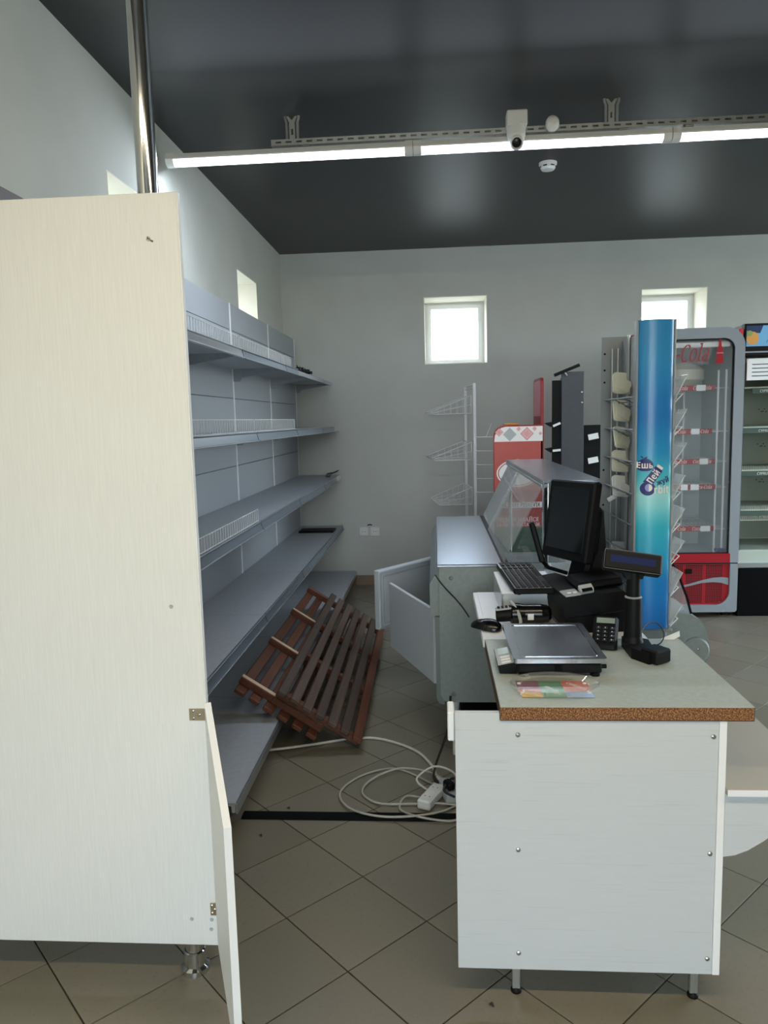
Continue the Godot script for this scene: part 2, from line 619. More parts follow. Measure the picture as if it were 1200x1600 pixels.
func room(cam: Camera3D) -> void:
	var T := 0.48
	# floor: grout bed, tiles laid on the diagonal
	var fl := setting("floor")
	part(fl, "grout_bed", MB.new().bx(LEFT - 0.4, RIGHT + 0.4, -0.12, -0.004, BACK - 0.4, FRONT + 0.4), M.grout)
	var p := 0.302
	var variants := []
	for k in 4:
		variants.append(MB.new().box(Vector3(0, -0.006, 0), Vector3(p - 0.0042, 0.012, p - 0.0042), 0.0005).mesh())
	var spots := []
	var inv := cam.transform.affine_inverse()
	var a0 := -2.4055
	var b0 := 1.729
	for i in range(-40, 40):
		for j in range(-40, 40):
			var a := a0 + (i + 0.5) * p
			var b := b0 + (j + 0.5) * p
			var x := (a + b) / sqrt(2.0)
			var z := (a - b) / sqrt(2.0)
			if x < LEFT - 0.2 or x > RIGHT + 0.2 or z < BACK - 0.2 or z > FRONT + 0.2: continue
			var c := inv * Vector3(x, 0, z)
			var seen := false
			if c.z < -0.6:
				var u := 600 + 1160 * c.x / -c.z
				var w := 800 - 1160 * c.y / -c.z
				seen = u > -260 and u < 1460 and w > 600 and w < 1860
			spots.append([(-c.z if seen else 100.0 + absf(c.z)), x, z, (i * 7 + j * 13 + (i * j) % 5) & 3])
	spots.sort_custom(func(s, t): return s[0] < t[0])
	var rest := MB.new()
	for k in spots.size():
		var s: Array = spots[k]
		var xf := Transform3D(Basis(Vector3.UP, PI / 4), Vector3(s[1], 0, s[2]))
		if k < 300 and s[0] < 100.0:
			piece(fl, "tile", variants[s[3]], M["tile%d" % s[3]], xf)
		else:
			rest.box(Vector3(s[1], -0.006, s[2]), Vector3(p - 0.0038, 0.012, p - 0.0038), 0.0, Basis(Vector3.UP, PI / 4))
	var r := part(fl, "further_tiles", rest, M.tile0)
	r.set_meta("kind", "stuff")

	setting("ceiling", MB.new().bx(LEFT - T, RIGHT + T, CEIL, CEIL + 0.25, BACK - T, FRONT + T), M.ceiling_paint)
	var wy0 := 1.975
	var wy1 := 2.556
	setting("wall_back", holed(LEFT - T, RIGHT + T, -0.12, CEIL, [[-0.085, 0.467, wy0, wy1], [1.776, 2.328, wy0, wy1]], BACK - T, BACK, 0), M.wall_paint)
	setting("wall_left", holed(BACK, FRONT, -0.12, CEIL, [[-5.725, -5.162, wy0, wy1], [-3.690, -3.130, wy0, wy1]], LEFT - T, LEFT, 1), M.wall_paint)
	var ro := [-6.0, -2.6, 0.12, 2.62]
	setting("wall_right", holed(BACK, FRONT, -0.12, CEIL, [ro], RIGHT, RIGHT + 0.3, 1), M.wall_paint)
	var rw := setting("window_6")
	var rf := MB.new()
	rf.bx(RIGHT + 0.1, RIGHT + 0.17, ro[2], ro[2] + 0.07, ro[0], ro[1], 0.004)
	rf.bx(RIGHT + 0.1, RIGHT + 0.17, ro[3] - 0.07, ro[3], ro[0], ro[1], 0.004)
	for k in 6:
		var z: float = ro[0] + (ro[1] - ro[0] - 0.07) * k / 5.0
		rf.bx(RIGHT + 0.1, RIGHT + 0.17, ro[2] + 0.07, ro[3] - 0.07, z, z + 0.07, 0.004)
	part(rw, "window_frame", rf, M.pvc)
	for k in 5:
		var w: float = (ro[1] - ro[0] - 0.07) / 5.0
		part(rw, "pane", MB.new().bx(RIGHT + 0.133, RIGHT + 0.137, ro[2] + 0.07, ro[3] - 0.07, ro[0] + w * k + 0.07, ro[0] + w * (k + 1)), M.pane)
	var so := [-1.2, 1.3, 0.12, 2.62]
	setting("wall_front", holed(LEFT - T, RIGHT + T, -0.12, CEIL, [so], FRONT, FRONT + 0.3, 0), M.wall_paint)
	# shop front glazing
	var sw := setting("window_5")
	var fr := MB.new()
	fr.bx(so[0], so[1], so[2], so[2] + 0.07, FRONT + 0.1, FRONT + 0.17, 0.004)
	fr.bx(so[0], so[1], so[3] - 0.07, so[3], FRONT + 0.1, FRONT + 0.17, 0.004)
	for k in 5:
		var x: float = so[0] + (so[1] - so[0] - 0.07) * k / 4.0
		fr.bx(x, x + 0.07, so[2] + 0.07, so[3] - 0.07, FRONT + 0.1, FRONT + 0.17, 0.004)
	part(sw, "window_frame", fr, M.pvc)
	for k in 4:
		var w: float = (so[1] - so[0] - 0.07) / 4.0
		part(sw, "pane", MB.new().bx(so[0] + w * k + 0.07, so[0] + w * (k + 1), so[2] + 0.07, so[3] - 0.07, FRONT + 0.133, FRONT + 0.137), M.pane)
	# small high windows
	small_window("window_1", -0.085, 0.467, wy0, wy1, 0)
	small_window("window_2", 1.776, 2.328, wy0, wy1, 0)
	small_window("window_3", -5.725, -5.162, wy0, wy1, 1)
	small_window("window_4", -3.690, -3.130, wy0, wy1, 1)
	# skirting of cut tiles along the back wall
	var sk := setting("baseboard_back")
	var x := LEFT
	while x < RIGHT - 0.01:
		var x2 := minf(x + 0.3, RIGHT)
		part(sk, "tile", MB.new().bx(x + 0.0015, x2 - 0.0015, 0.0, 0.094, BACK, BACK + 0.009, 0.001), M.skirting)
		x = x2
	var tr := setting("trim_1")
	part(tr, "board", MB.new().bx(LEFT, LEFT + 0.035, 2.15, 2.235, -2.44, -1.2, 0.004), M.brown_trim)
	setting("pavement", MB.new().bx(-30, 30, -0.32, -0.2, -40, 40), M.pavement)

func small_window(called: String, a0: float, a1: float, y0: float, y1: float, along: int) -> void:
	var w := setting(called)
	# built in own axes: x along the wall, z from the room side (0) outwards (-0.48)
	var wd := a1 - a0
	var ht := y1 - y0
	var f := -0.33
	w.transform = Transform3D(Basis(), Vector3(a0, y0, BACK)) if along == 0 else Transform3D(Basis(Vector3.UP, PI / 2), Vector3(LEFT, y0, a1))
	var lin := MB.new()
	lin.bx(0, wd, 0, 0.006, f, 0.001); lin.bx(0, wd, ht - 0.006, ht, f, 0.001)
	lin.bx(0, 0.006, 0.006, ht - 0.006, f, 0.001); lin.bx(wd - 0.006, wd, 0.006, ht - 0.006, f, 0.001)
	part(w, "reveal", lin, M.reveal_white, true)
	part(w, "window_frame", MB.new().frame(rrect(0.0, wd, 0.0, ht, [0, 0, 0, 0], 1), rrect(0.032, wd - 0.032, 0.032, ht - 0.032, [0, 0, 0, 0], 1), f - 0.06, f), M.pvc, true)
	var sash := part(w, "sash", MB.new().frame(rrect(0.03, wd - 0.03, 0.03, ht - 0.03, [0, 0, 0, 0], 1), rrect(0.062, wd - 0.062, 0.062, ht - 0.062, [0.004, 0.004, 0.004, 0.004], 1), f - 0.055, f + 0.012), M.pvc, true)
	part(sash, "pane", MB.new().bx(0.06, wd - 0.06, 0.06, ht - 0.06, f - 0.03, f - 0.026), M.pane, true)

# ------------------------------------------------------------------ ceiling fixtures
func led_lamp(x0: float, x1: float, z: float, glow: Material, tint: Color, energy: float, label: String, group: String) -> void:
	var t := thing("linear_lamp", label, "lamp", Vector3((x0 + x1) / 2, 2.752, z), group)
	var prof := [Vector2(-0.024, 2.812), Vector2(-0.034, 2.79), Vector2(-0.034, 2.784), Vector2(0.034, 2.784), Vector2(0.034, 2.79), Vector2(0.024, 2.812)]
	var xf := Transform3D(Basis(Vector3(0, 0, -1), Vector3(0, 1, 0), Vector3(1, 0, 0)), Vector3(0, 0, z))
	part(t, "housing", MB.new().prism(prof, x0, x1, xf), M.plastic_white)
	var dp := []
	for k in 9:
		var a := PI + PI * k / 8.0
		dp.append(Vector2(cos(a) * 0.031, 2.784 + sin(a) * 0.027))
	part(t, "diffuser", MB.new().prism(dp, x0 + 0.038, x1 - 0.038, xf, true), glow)
	for e in [[x0, x0 + 0.038], [x1 - 0.038, x1]]:
		var cp := []
		for k in 9:
			var a := PI + PI * k / 8.0
			cp.append(Vector2(cos(a) * 0.035, 2.786 + sin(a) * 0.032))
		cp.append(Vector2(0.026, 2.815)); cp.append(Vector2(-0.026, 2.815))
		part(t, "end_cap", MB.new().prism(cp, e[0], e[1], xf), M.plastic_white)
	# the half-round diffuser shines down and to both sides: two strips just in front of its two cheeks
	for sd in [-1.0, 1.0]:
		var al := AreaLight3D.new()
		al.name = "lamp_light"
		al.area_size = Vector2(x1 - x0 - 0.08, 0.03)
		al.light_color = tint
		al.light_energy = energy * 0.53
		al.area_range = 14.0
		al.shadow_enabled = true
		add_child(al, true)
		al.position = Vector3((x0 + x1) / 2, 2.7525, z + sd * 0.022)
		al.rotation = Vector3(-PI / 2 + sd * deg_to_rad(-24.0), 0, 0)

func ceiling_fixtures(cool: float, warm: float) -> void:
	var z := -3.744
	var xs := [[-1.288, -0.086], [-0.083, 1.119], [1.122, 2.324], [2.327, 3.529]]
	var lb := ["lit linear lamp with a bare end near the left wall", "lit linear lamp behind the small white security camera", "lit linear lamp third along the steel channel from the left wall", "lit linear lamp fourth along the steel channel from the left wall"]
	for k in 4:
		led_lamp(xs[k][0], xs[k][1], z, M.lamp_glow, Color(0.90, 0.94, 1.0), cool, lb[k], "lamps under the steel channel")
	var near := [[-1.25, -0.07], [-0.045, 1.135], [1.16, 2.34]]
	for k in 3:
		led_lamp(near[k][0], near[k][1], -0.40, M.lamp_glow_warm, Color(1.0, 0.92, 0.78), warm, ["warm white linear lamp over the entrance, beside the left wall", "warm white linear lamp over the entrance, second from the left wall", "warm white linear lamp over the entrance, third from the left wall"][k], "lamps in the row over the entrance")
	# perforated channel
	var t := thing("mounting_channel", "perforated galvanised steel channel carrying the linear lamps", "channel", Vector3(0.9, 2.82, z))
	var a := -0.766
	var b := 3.6
	var y0 := 2.824
	var y1 := 2.852
	var mb := MB.new()
	mb.bx(a, b, y0, y0 + 0.002, z - 0.022, z + 0.022)                        # underside
	mb.bx(a, b, y0 + 0.002, y1, z - 0.022, z - 0.020)                         # far side
	mb.bx(a, b, y0 + 0.002, y0 + 0.010, z + 0.020, z + 0.022)
	mb.bx(a, b, y0 + 0.019, y1, z + 0.020, z + 0.022)
	mb.bx(a, b, y1 - 0.002, y1, z + 0.010, z + 0.020)
	mb.bx(a, b, y1 - 0.002, y1, z - 0.020, z - 0.010)
	var x := a
	while x < b - 0.03:
		mb.bx(x, x + 0.022, y0 + 0.010, y0 + 0.019, z + 0.020, z + 0.022)
		x += 0.05
	part(t, "channel", mb, M.zinc)
	for bxp in [-0.665, 0.846, 2.36]:
		var hb := MB.new()
		for s in [-1.0, 1.0]:
			hb.tube([Vector3(bxp + s * 0.026, 2.853, z), Vector3(bxp + s * 0.026, 2.935, z), Vector3(bxp + s * 0.031, 2.95, z), Vector3(bxp + s * 0.033, CEIL - 0.001, z)], 0.0075, 8)
		hb.bx(bxp - 0.014, bxp + 0.014, 2.85, 2.878, z - 0.0015, z + 0.0015, 0.0005)
		hb.bx(bxp - 0.014, bxp - 0.005, 2.878, 2.905, z - 0.0015, z + 0.0015)
		hb.bx(bxp + 0.005, bxp + 0.014, 2.878, 2.905, z - 0.0015, z + 0.0015)
		hb.bx(bxp - 0.014, bxp + 0.014, 2.905, 2.93, z - 0.0015, z + 0.0015, 0.0005)
		hb.prism([Vector2(-0.026, CEIL - 0.002), Vector2(-0.012, 2.93), Vector2(0.012, 2.93), Vector2(0.026, CEIL - 0.002), Vector2(0.016, CEIL - 0.002), Vector2(0.0, 2.945), Vector2(-0.016, CEIL - 0.002)], z - 0.002, z + 0.002, Transform3D(Basis(), Vector3(bxp, 0, 0)))
		part(t, "hanger", hb, M.zinc)
	for cx in [-0.6, -0.1, 0.32, 0.9, 1.2]:
		part(t, "clip", MB.new().bx(cx - 0.02, cx + 0.02, 2.8155, 2.8238, z - 0.018, z + 0.018, 0.002), M.zinc)
	# camera
	var c := thing("security_camera", "small white security camera with a black lens on the channel", "camera", Vector3(0.397, 2.74, z + 0.06))
	part(c, "mounting_box", MB.new().bx(0.352, 0.446, 2.832, 2.900, z + 0.024, z + 0.105, 0.005), M.plastic_white)
	part(c, "body", MB.new().lathe([Vector2(0.0, 0.075), Vector2(0.044, 0.072), Vector2(0.043, 0.03), Vector2(0.036, 0.006), Vector2(0.02, -0.004), Vector2(0, -0.006)], Vector3(0.398, 2.768, z + 0.062), Basis(), 24), M.plastic_white)
	var eye := part(c, "lens_ring", MB.new().lathe([Vector2(0.0, -0.03), Vector2(0.033, -0.03), Vector2(0.033, 0.012), Vector2(0.028, 0.02), Vector2(0.024, 0.02), Vector2(0.023, 0.012), Vector2(0, 0.012)], Vector3(0.397, 2.762, z + 0.085), Basis(Vector3.RIGHT, deg_to_rad(118)), 24), M.plastic_white)
	part(eye, "lens", MB.new().lathe([Vector2(0.0235, 0.010), Vector2(0.018, 0.017), Vector2(0.008, 0.020), Vector2(0, 0.0205)], Vector3(0.397, 2.762, z + 0.085), Basis(Vector3.RIGHT, deg_to_rad(118)), 20), M.black_gloss)
	# round sensor
	var s := thing("motion_sensor", "white egg-shaped sensor on the steel channel beside the camera", "sensor", Vector3(0.565, 2.81, z + 0.05))
	var pr := []
	for k in 13:
		var an := -PI / 2 + PI * k / 12.0
		pr.append(Vector2(cos(an) * 0.032, sin(an) * 0.036))
	part(s, "shell", MB.new().lathe(pr, Vector3(0.565, 2.845, z + 0.058), Basis(), 20), M.plastic_white)
	part(s, "stem", MB.new().bx(0.548, 0.582, 2.836, 2.862, z + 0.0225, z + 0.045, 0.003), M.black_plastic)
	var d := thing("smoke_detector", "round white smoke detector on the dark ceiling", "detector", Vector3(0.68, CEIL - 0.045, -4.6))
	part(d, "base_ring", MB.new().lathe([Vector2(0, CEIL - 0.001), Vector2(0.052, CEIL - 0.001), Vector2(0.052, CEIL - 0.014), Vector2(0.046, CEIL - 0.018), Vector2(0, CEIL - 0.018)], Vector3(0.68, 0, -4.6), Basis(), 24), M.plastic_white)
	part(d, "cover", MB.new().lathe([Vector2(0.040, CEIL - 0.016), Vector2(0.044, CEIL - 0.03), Vector2(0.036, CEIL - 0.042), Vector2(0.018, CEIL - 0.046), Vector2(0, CEIL - 0.046)], Vector3(0.68, 0, -4.6), Basis(), 24), M.pvc)
	for k in 6:
		var an := TAU * k / 6.0
		part(d, "vent", MB.new().box(Vector3(0.68 + cos(an) * 0.0415, CEIL - 0.024, -4.6 + sin(an) * 0.0415), Vector3(0.006, 0.006, 0.022), 0, Basis(Vector3.UP, -an)), M.black_plastic)

# ------------------------------------------------------------------ wall shelving
const PX := -1.22         # face of the back panels
const BAY := 1.025
const BAY0 := -2.46

func wire_fence(p: Node, x: float, y: float, z0: float, z1: float, hgt := 0.055) -> void:
	var mb := MB.new()
	var r := 0.0015
	for yy in [0.0, hgt]:
		mb.rod(Vector3(x, y + yy, z0), Vector3(x, y + yy, z1), r, 5)
	var k := int(absf(z1 - z0) / 0.034)
	for i in k + 1:
		var z := lerpf(z0, z1, float(i) / k)
		mb.rod(Vector3(x, y - 0.008, z), Vector3(x, y + hgt, z), r * 0.85, 4)
	part(p, "wire_fence", mb, M.white_wire)

func price_rail(p: Node, x: float, y: float, z0: float, z1: float, m: Material) -> void:
	# a clip-on ticket rail: shallow channel leaning back, lips top and bottom
	var pr := [Vector2(x - 0.002, y + 0.004), Vector2(x + 0.006, y + 0.006), Vector2(x + 0.008, y + 0.001), Vector2(x + 0.004, y - 0.002), Vector2(x + 0.013, y - 0.034), Vector2(x + 0.019, y - 0.033), Vector2(x + 0.018, y - 0.039), Vector2(x + 0.009, y - 0.040), Vector2(x - 0.002, y - 0.004)]
	var ch := part(p, "price_rail", MB.new().prism(pr, z1, z0), m)
	part(ch, "rail_lip", MB.new().rod(Vector3(x + 0.0085, y + 0.004, z1), Vector3(x + 0.0085, y + 0.004, z0), 0.0022, 6), M.aluminium)
	part(ch, "rail_lip", MB.new().rod(Vector3(x + 0.0185, y - 0.0365, z1), Vector3(x + 0.0185, y - 0.0365, z0), 0.0022, 6), M.aluminium)

func shelf(p: Node, y: float, depth: float, z0: float, z1: float) -> void:
	var xf := PX + depth
	# folded sheet shelf: deck with a turned-down front and sides
	part(p, "shelf", MB.new().prism([Vector2(PX + 0.002, y), Vector2(xf - 0.002, y), Vector2(xf, y - 0.002), Vector2(xf, y - 0.030), Vector2(xf - 0.012, y - 0.030), Vector2(xf - 0.014, y - 0.012), Vector2(PX + 0.002, y - 0.012)], z1 + 0.002, z0 - 0.002), M.shelf_grey)
	for z in [z0 - 0.012, z1 + 0.010]:
		part(p, "bracket", MB.new().prism([Vector2(PX, y - 0.012), Vector2(PX + depth * 0.92, y - 0.012), Vector2(PX + depth * 0.92, y - 0.024), Vector2(PX + depth * 0.45, y - 0.048), Vector2(PX + 0.05, y - 0.062), Vector2(PX + 0.035, y - 0.085), Vector2(PX, y - 0.085)], z - 0.0015, z + 0.0015), M.shelf_grey)

func shelving() -> void:
	var labs := ["grey metal shelving bay partly hidden behind the tall cream panel", "grey metal shelving bay with the brown slatted boards leaning on it, nearer the cream panel", "grey metal shelving bay between the leaning slatted boards and the corner bay", "grey metal shelving bay in the corner beside the back wall"]
	var seams := [0.16, 0.43, 0.838, 1.246, 1.654, 2.062, 2.222]
	for i in 4:
		var z0 := BAY0 - BAY * i
		var z1 := z0 - BAY
		var t := thing("shelving_bay", labs[i], "shelving", Vector3(PX, 0, (z0 + z1) / 2), "wall shelving bays")
		for e in ([z0, z1 + 0.026] if i == 0 else [z1 + 0.026]):
			part(t, "upright", MB.new().bx(PX - 0.055, PX + 0.0025, 0.0, 2.222, e - 0.0255, e - 0.0005, 0.002), M.white_wire)
		for k in seams.size() - 1:
			part(t, "back_panel", MB.new().bx(PX - 0.02, PX, seams[k] + 0.0015, seams[k + 1] - 0.0015, z1 + 0.0265, z0 - (0.0265 if i == 0 else 0.0015), 0.0015), M.shelf_panel)
		# base
		part(t, "base_shelf", MB.new().prism([Vector2(PX + 0.002, 0.155), Vector2(-0.740, 0.155), Vector2(-0.738, 0.150), Vector2(-0.738, 0.118), Vector2(-0.750, 0.118), Vector2(-0.752, 0.143), Vector2(PX + 0.002, 0.143)], z1 + 0.002, z0 - 0.002), M.shelf_grey)
		part(t, "kick_plate", MB.new().bx(-0.812, -0.808, 0.004, 0.140, z1 + 0.003, z0 - 0.003), M.kick_grey)
		part(t, "base_edge", MB.new().bx(-0.7375, -0.728, 0.112, 0.152, z1 + 0.004, z0 - 0.004, 0.002), M.aluminium)
		for e in [z0 - 0.03, z1 + 0.03]:
			part(t, "foot", MB.new().bx(PX, -0.815, 0.0, 0.14, e - 0.012, e + 0.012, 0.002), M.shelf_grey)
		# shelves
		for k in 4:
			var y: float = [0.573, 1.030, 1.455, 1.842][k]
			var dp := 0.32 if k == 3 else 0.372
			shelf(t, y, dp, z0, z1)
			var xf := PX + dp
			var rail: Material = M.rail_grey
			if k == 3:
				if i < 2: price_rail(t, xf, y, z0 - 0.006, z1 + 0.006, M.aluminium if i == 0 else rail)
				if i < 2: wire_fence(t, xf - 0.006, y + 0.008, z0 - 0.01, z1 + 0.02)
				if i == 2:
					price_rail(t, xf, y, z0 - 0.006, z0 - 0.40, rail)
					wire_fence(t, xf - 0.006, y + 0.008, z0 - 0.01, z0 - 0.22)
			elif k == 2:
				if i < 3: price_rail(t, xf, y, z0 - 0.006, z1 + 0.006, rail)
				else: price_rail(t, xf, y, z0 - 0.006, z0 - 0.62, rail)
				if i < 2: wire_fence(t, xf - 0.006, y + 0.008, z0 - 0.01, z1 + 0.01)
			elif k == 1:
				if i < 3: price_rail(t, xf, y, z0 - 0.006, z1 + 0.006, rail)
				else: price_rail(t, xf, y, z0 - 0.006, z0 - 0.45, rail)
				if i == 0: wire_fence(t, xf - 0.006, y + 0.008, z0 - 0.01, z1 + 0.01)
			else:
				price_rail(t, xf, y, z0 - 0.006, z1 + 0.006, rail)
		if i == 3:
			for q in [[1.030, 0.372, -6.30], [1.455, 0.372, -6.28]]:
				part(t, "price_rail", MB.new().bx(PX + q[1], PX + q[1] + 0.006, q[0] - 0.036, q[0] + 0.004, q[2], -6.565, 0.001), M.plastic_white)
	# loose pieces lying on the shelves
	solo("black_board", MB.new().bx(-1.165, -0.87, 0.5735, 0.590, -6.30, -6.12, 0.002), M.black_plastic, "thin black board lying flat on the corner shelf", "board", Vector3(-1.02, 0.5735, -6.2))
	var w := MB.new()
	for k in 3:
		w.tube(curve([Vector3(-0.93 + k * 0.015, 1.034, -6.25 + k * 0.02), Vector3(-0.90, 1.052, -6.36), Vector3(-0.87 + k * 0.008, 1.062 + k * 0.006, -6.47), Vector3(-0.90, 1.055, -6.52), Vector3(-0.95, 1.04 + k * 0.004, -6.44), Vector3(-0.94, 1.035, -6.3)], 6), 0.004, 6)
	solo("wire_scrap", w, M.brown_trim, "small tangle of dark wire at the end of the corner shelf", "wire", Vector3(-0.91, 1.031, -6.4))
	var cl := MB.new()
	for k in 5:
		cl.box(Vector3(-0.905, 1.853 + (k % 2) * 0.006, -4.98 - 0.1 * k), Vector3(0.03, 0.02, 0.05), 0.002, Basis(Vector3.UP, 0.3 * k))
		cl.tube([Vector3(-0.90, 1.846, -4.93 - 0.1 * k), Vector3(-0.91, 1.875, -4.96 - 0.1 * k), Vector3(-0.90, 1.85, -5.03 - 0.1 * k)], 0.003, 5)
	solo("rail_clip_row", cl, M.black_metal, "row of small dark rail clips along the top shelf edge", "clips", Vector3(-0.905, 1.842, -5.2))

# ------------------------------------------------------------------ tall panel, pole, swing gate
func screw_head(p: Node, at: Vector3, r: float, m: Material) -> void:
	part(p, "screw", MB.new().lathe([Vector2(r, 0.0), Vector2(r * 0.85, r * 0.35), Vector2(r * 0.45, r * 0.55), Vector2(0, r * 0.6)], at, Basis(Vector3.RIGHT, PI / 2), 14), m)

func partition() -> void:
	var zf := -1.804
	var t := thing("partition_panel", "tall cream wood-grain panel standing beside the swing gate", "panel", Vector3(-0.95, 0.108, zf - 0.009))
	part(t, "board", MB.new().bx(-1.300, -0.6045, 0.108, 2.051, zf - 0.018, zf, 0.0012), M.cream_board)
	part(t, "edge_band", MB.new().bx(-0.6045, -0.602, 0.108, 2.051, zf - 0.018, zf - 0.0005, 0.0006), M.white_edge)
	for q in [[-0.6785, 1.945], [-0.6785, 1.043], [-0.675, 0.183], [-0.620, 0.183], [-0.623, 0.155]]:
		part(t, "screw_hole", MB.new().lathe([Vector2(0.0055, 0.0), Vector2(0.0050, 0.0012), Vector2(0.0030, 0.0006), Vector2(0, 0.0003)], Vector3(q[0], q[1], zf), Basis(Vector3.RIGHT, PI / 2), 12), M.plastic_grey)
	for k in 3:
		part(t, "splinter", MB.new().box(Vector3(-0.680 + 0.005 * k, 1.948 - 0.004 * k, zf + 0.0004), Vector3(0.004, 0.006, 0.0008), 0, Basis(Vector3.BACK, 0.6 * k)), M.dark_edge_band)
	# hinge leaves on the panel
	for hy in [[0.757, -0.648, 0.032], [0.214, -0.622, 0.036]]:
		var hg := part(t, "hinge", MB.new().bx(hy[1], -0.6035, hy[0] - hy[2] / 2, hy[0] + hy[2] / 2, zf, zf + 0.002, 0.0005), M.hinge_metal)
		part(hg, "knuckle", MB.new().rod(Vector3(-0.5985, hy[0] - hy[2] / 2, zf + 0.004), Vector3(-0.5985, hy[0] + hy[2] / 2, zf + 0.004), 0.004, 10), M.hinge_metal)
		for q in [[0.25, 0.3], [0.25, -0.3], [0.62, 0.0]]:
			screw_head(hg, Vector3(lerpf(hy[1], -0.603, q[0]), hy[0] + hy[2] * q[1], zf + 0.002), 0.0042, M.screw)
	# pole
	var px := -0.690
	var pz := -1.853
	var p := thing("chrome_pole", "shiny chrome pole from floor to ceiling behind the cream panel", "pole", Vector3(px, 0, pz))
	part(p, "tube", MB.new().lathe([Vector2(0.025, 0.004), Vector2(0.025, CEIL - 0.004)], Vector3(px, 0, pz), Basis(), 32), M.chrome)
	part(p, "floor_flange", MB.new().lathe([Vector2(0.026, 0.062), Vector2(0.0295, 0.060), Vector2(0.030, 0.020), Vector2(0.039, 0.014), Vector2(0.040, 0.0), Vector2(0, 0.0)], Vector3(px, 0, pz), Basis(), 32), M.chrome)
	part(p, "ceiling_flange", MB.new().lathe([Vector2(0.026, CEIL - 0.03), Vector2(0.045, CEIL - 0.008), Vector2(0.045, CEIL - 0.001), Vector2(0, CEIL - 0.001)], Vector3(px, 0, pz), Basis(), 32), M.chrome)
	# gate, hinged at the panel's edge and swung towards the viewer; own axes: x from the hinge, y up
	var dir := Vector3(0.104, 0, 0.256).normalized()
	var gt := thing("swing_gate", "low white swing gate with a sloping top corner hinged on the cream panel", "gate", Vector3(-0.5965, 0.108, -1.798), "", Vector3(0, -atan2(dir.z, dir.x), 0))
	var w := 0.395
	var poly := [Vector2(0.0, 0.0), Vector2(w, 0.0), Vector2(w, 0.555), Vector2(0.004, 0.682), Vector2(0.0, 0.680)]
	part(gt, "leaf", MB.new().prism(poly, -0.008, 0.008), M.cream_board, true)
	part(gt, "edge_band", MB.new().prism([Vector2(w, 0.0), Vector2(w + 0.002, 0.0), Vector2(w + 0.002, 0.556), Vector2(0.004, 0.6845), Vector2(0.004, 0.682), Vector2(w, 0.555)], -0.0082, 0.0082), M.white_edge, true)

# ------------------------------------------------------------------ slatted boards
func duckboards() -> void:
	var th := atan(0.65)
	var nrm := Vector3(sin(th), cos(th), 0)
	var dn := Vector3(cos(th), -sin(th), 0)
	var edge := Vector3(-0.728, 0.158, 0)
	# the lower one: slats down, battens up
	var c1 := edge + dn * (-0.032) + nrm * 0.001 + Vector3(0, 0, -4.17)
	var a := thing("slatted_board", "brown slatted wooden board lying upside down under the other one", "slatted board", c1, "", Vector3(0, 0, -th))
	for k in 6:
		var x := -0.19 + k * 0.076
		part(a, "slat", MB.new().bx(x - 0.026, x + 0.026, 0.0, 0.022, -1.0, 0.985 - 0.004 * (k % 2), 0.004), M.brown_wood0, true)
	for z in [0.90, 0.29, -0.33, -0.93]:
		part(a, "batten", MB.new().bx(-0.222, 0.222, 0.0222, 0.0565, z - 0.022, z + 0.022, 0.003), M.brown_wood0, true)
	for z in [0.90, 0.29, -0.33]:
		part(a, "sawn_face", MB.new().bx(-0.2215, 0.2215, 0.0565, 0.0568, z - 0.014, z + 0.014), M.pale_wood, true)
	# the upper one: battens down, slats up
	var c2 := edge + dn * 0.136 + nrm * 0.0595 + Vector3(0, 0, -4.12)
	var b := thing("slatted_board", "brown slatted wooden board on top, its seven slats facing up", "slatted board", c2, "", Vector3(0, 0.012, -th))
	for k in 7:
		var x := -0.2 + k * 0.0665
		part(b, "slat", MB.new().bx(x - 0.0225, x + 0.0225, 0.0342, 0.0565, -0.97 + 0.006 * (k % 3), 0.93 - 0.005 * (k % 2), 0.004), M["brown_wood%d" % [2, 1, 1, 2, 1, 2, 0][k]], true)
	for z in [0.86, 0.27, -0.31, -0.88]:
		part(b, "batten", MB.new().bx(-0.222, 0.222, 0.0, 0.034, z - 0.02, z + 0.02, 0.003), M.brown_wood0, true)

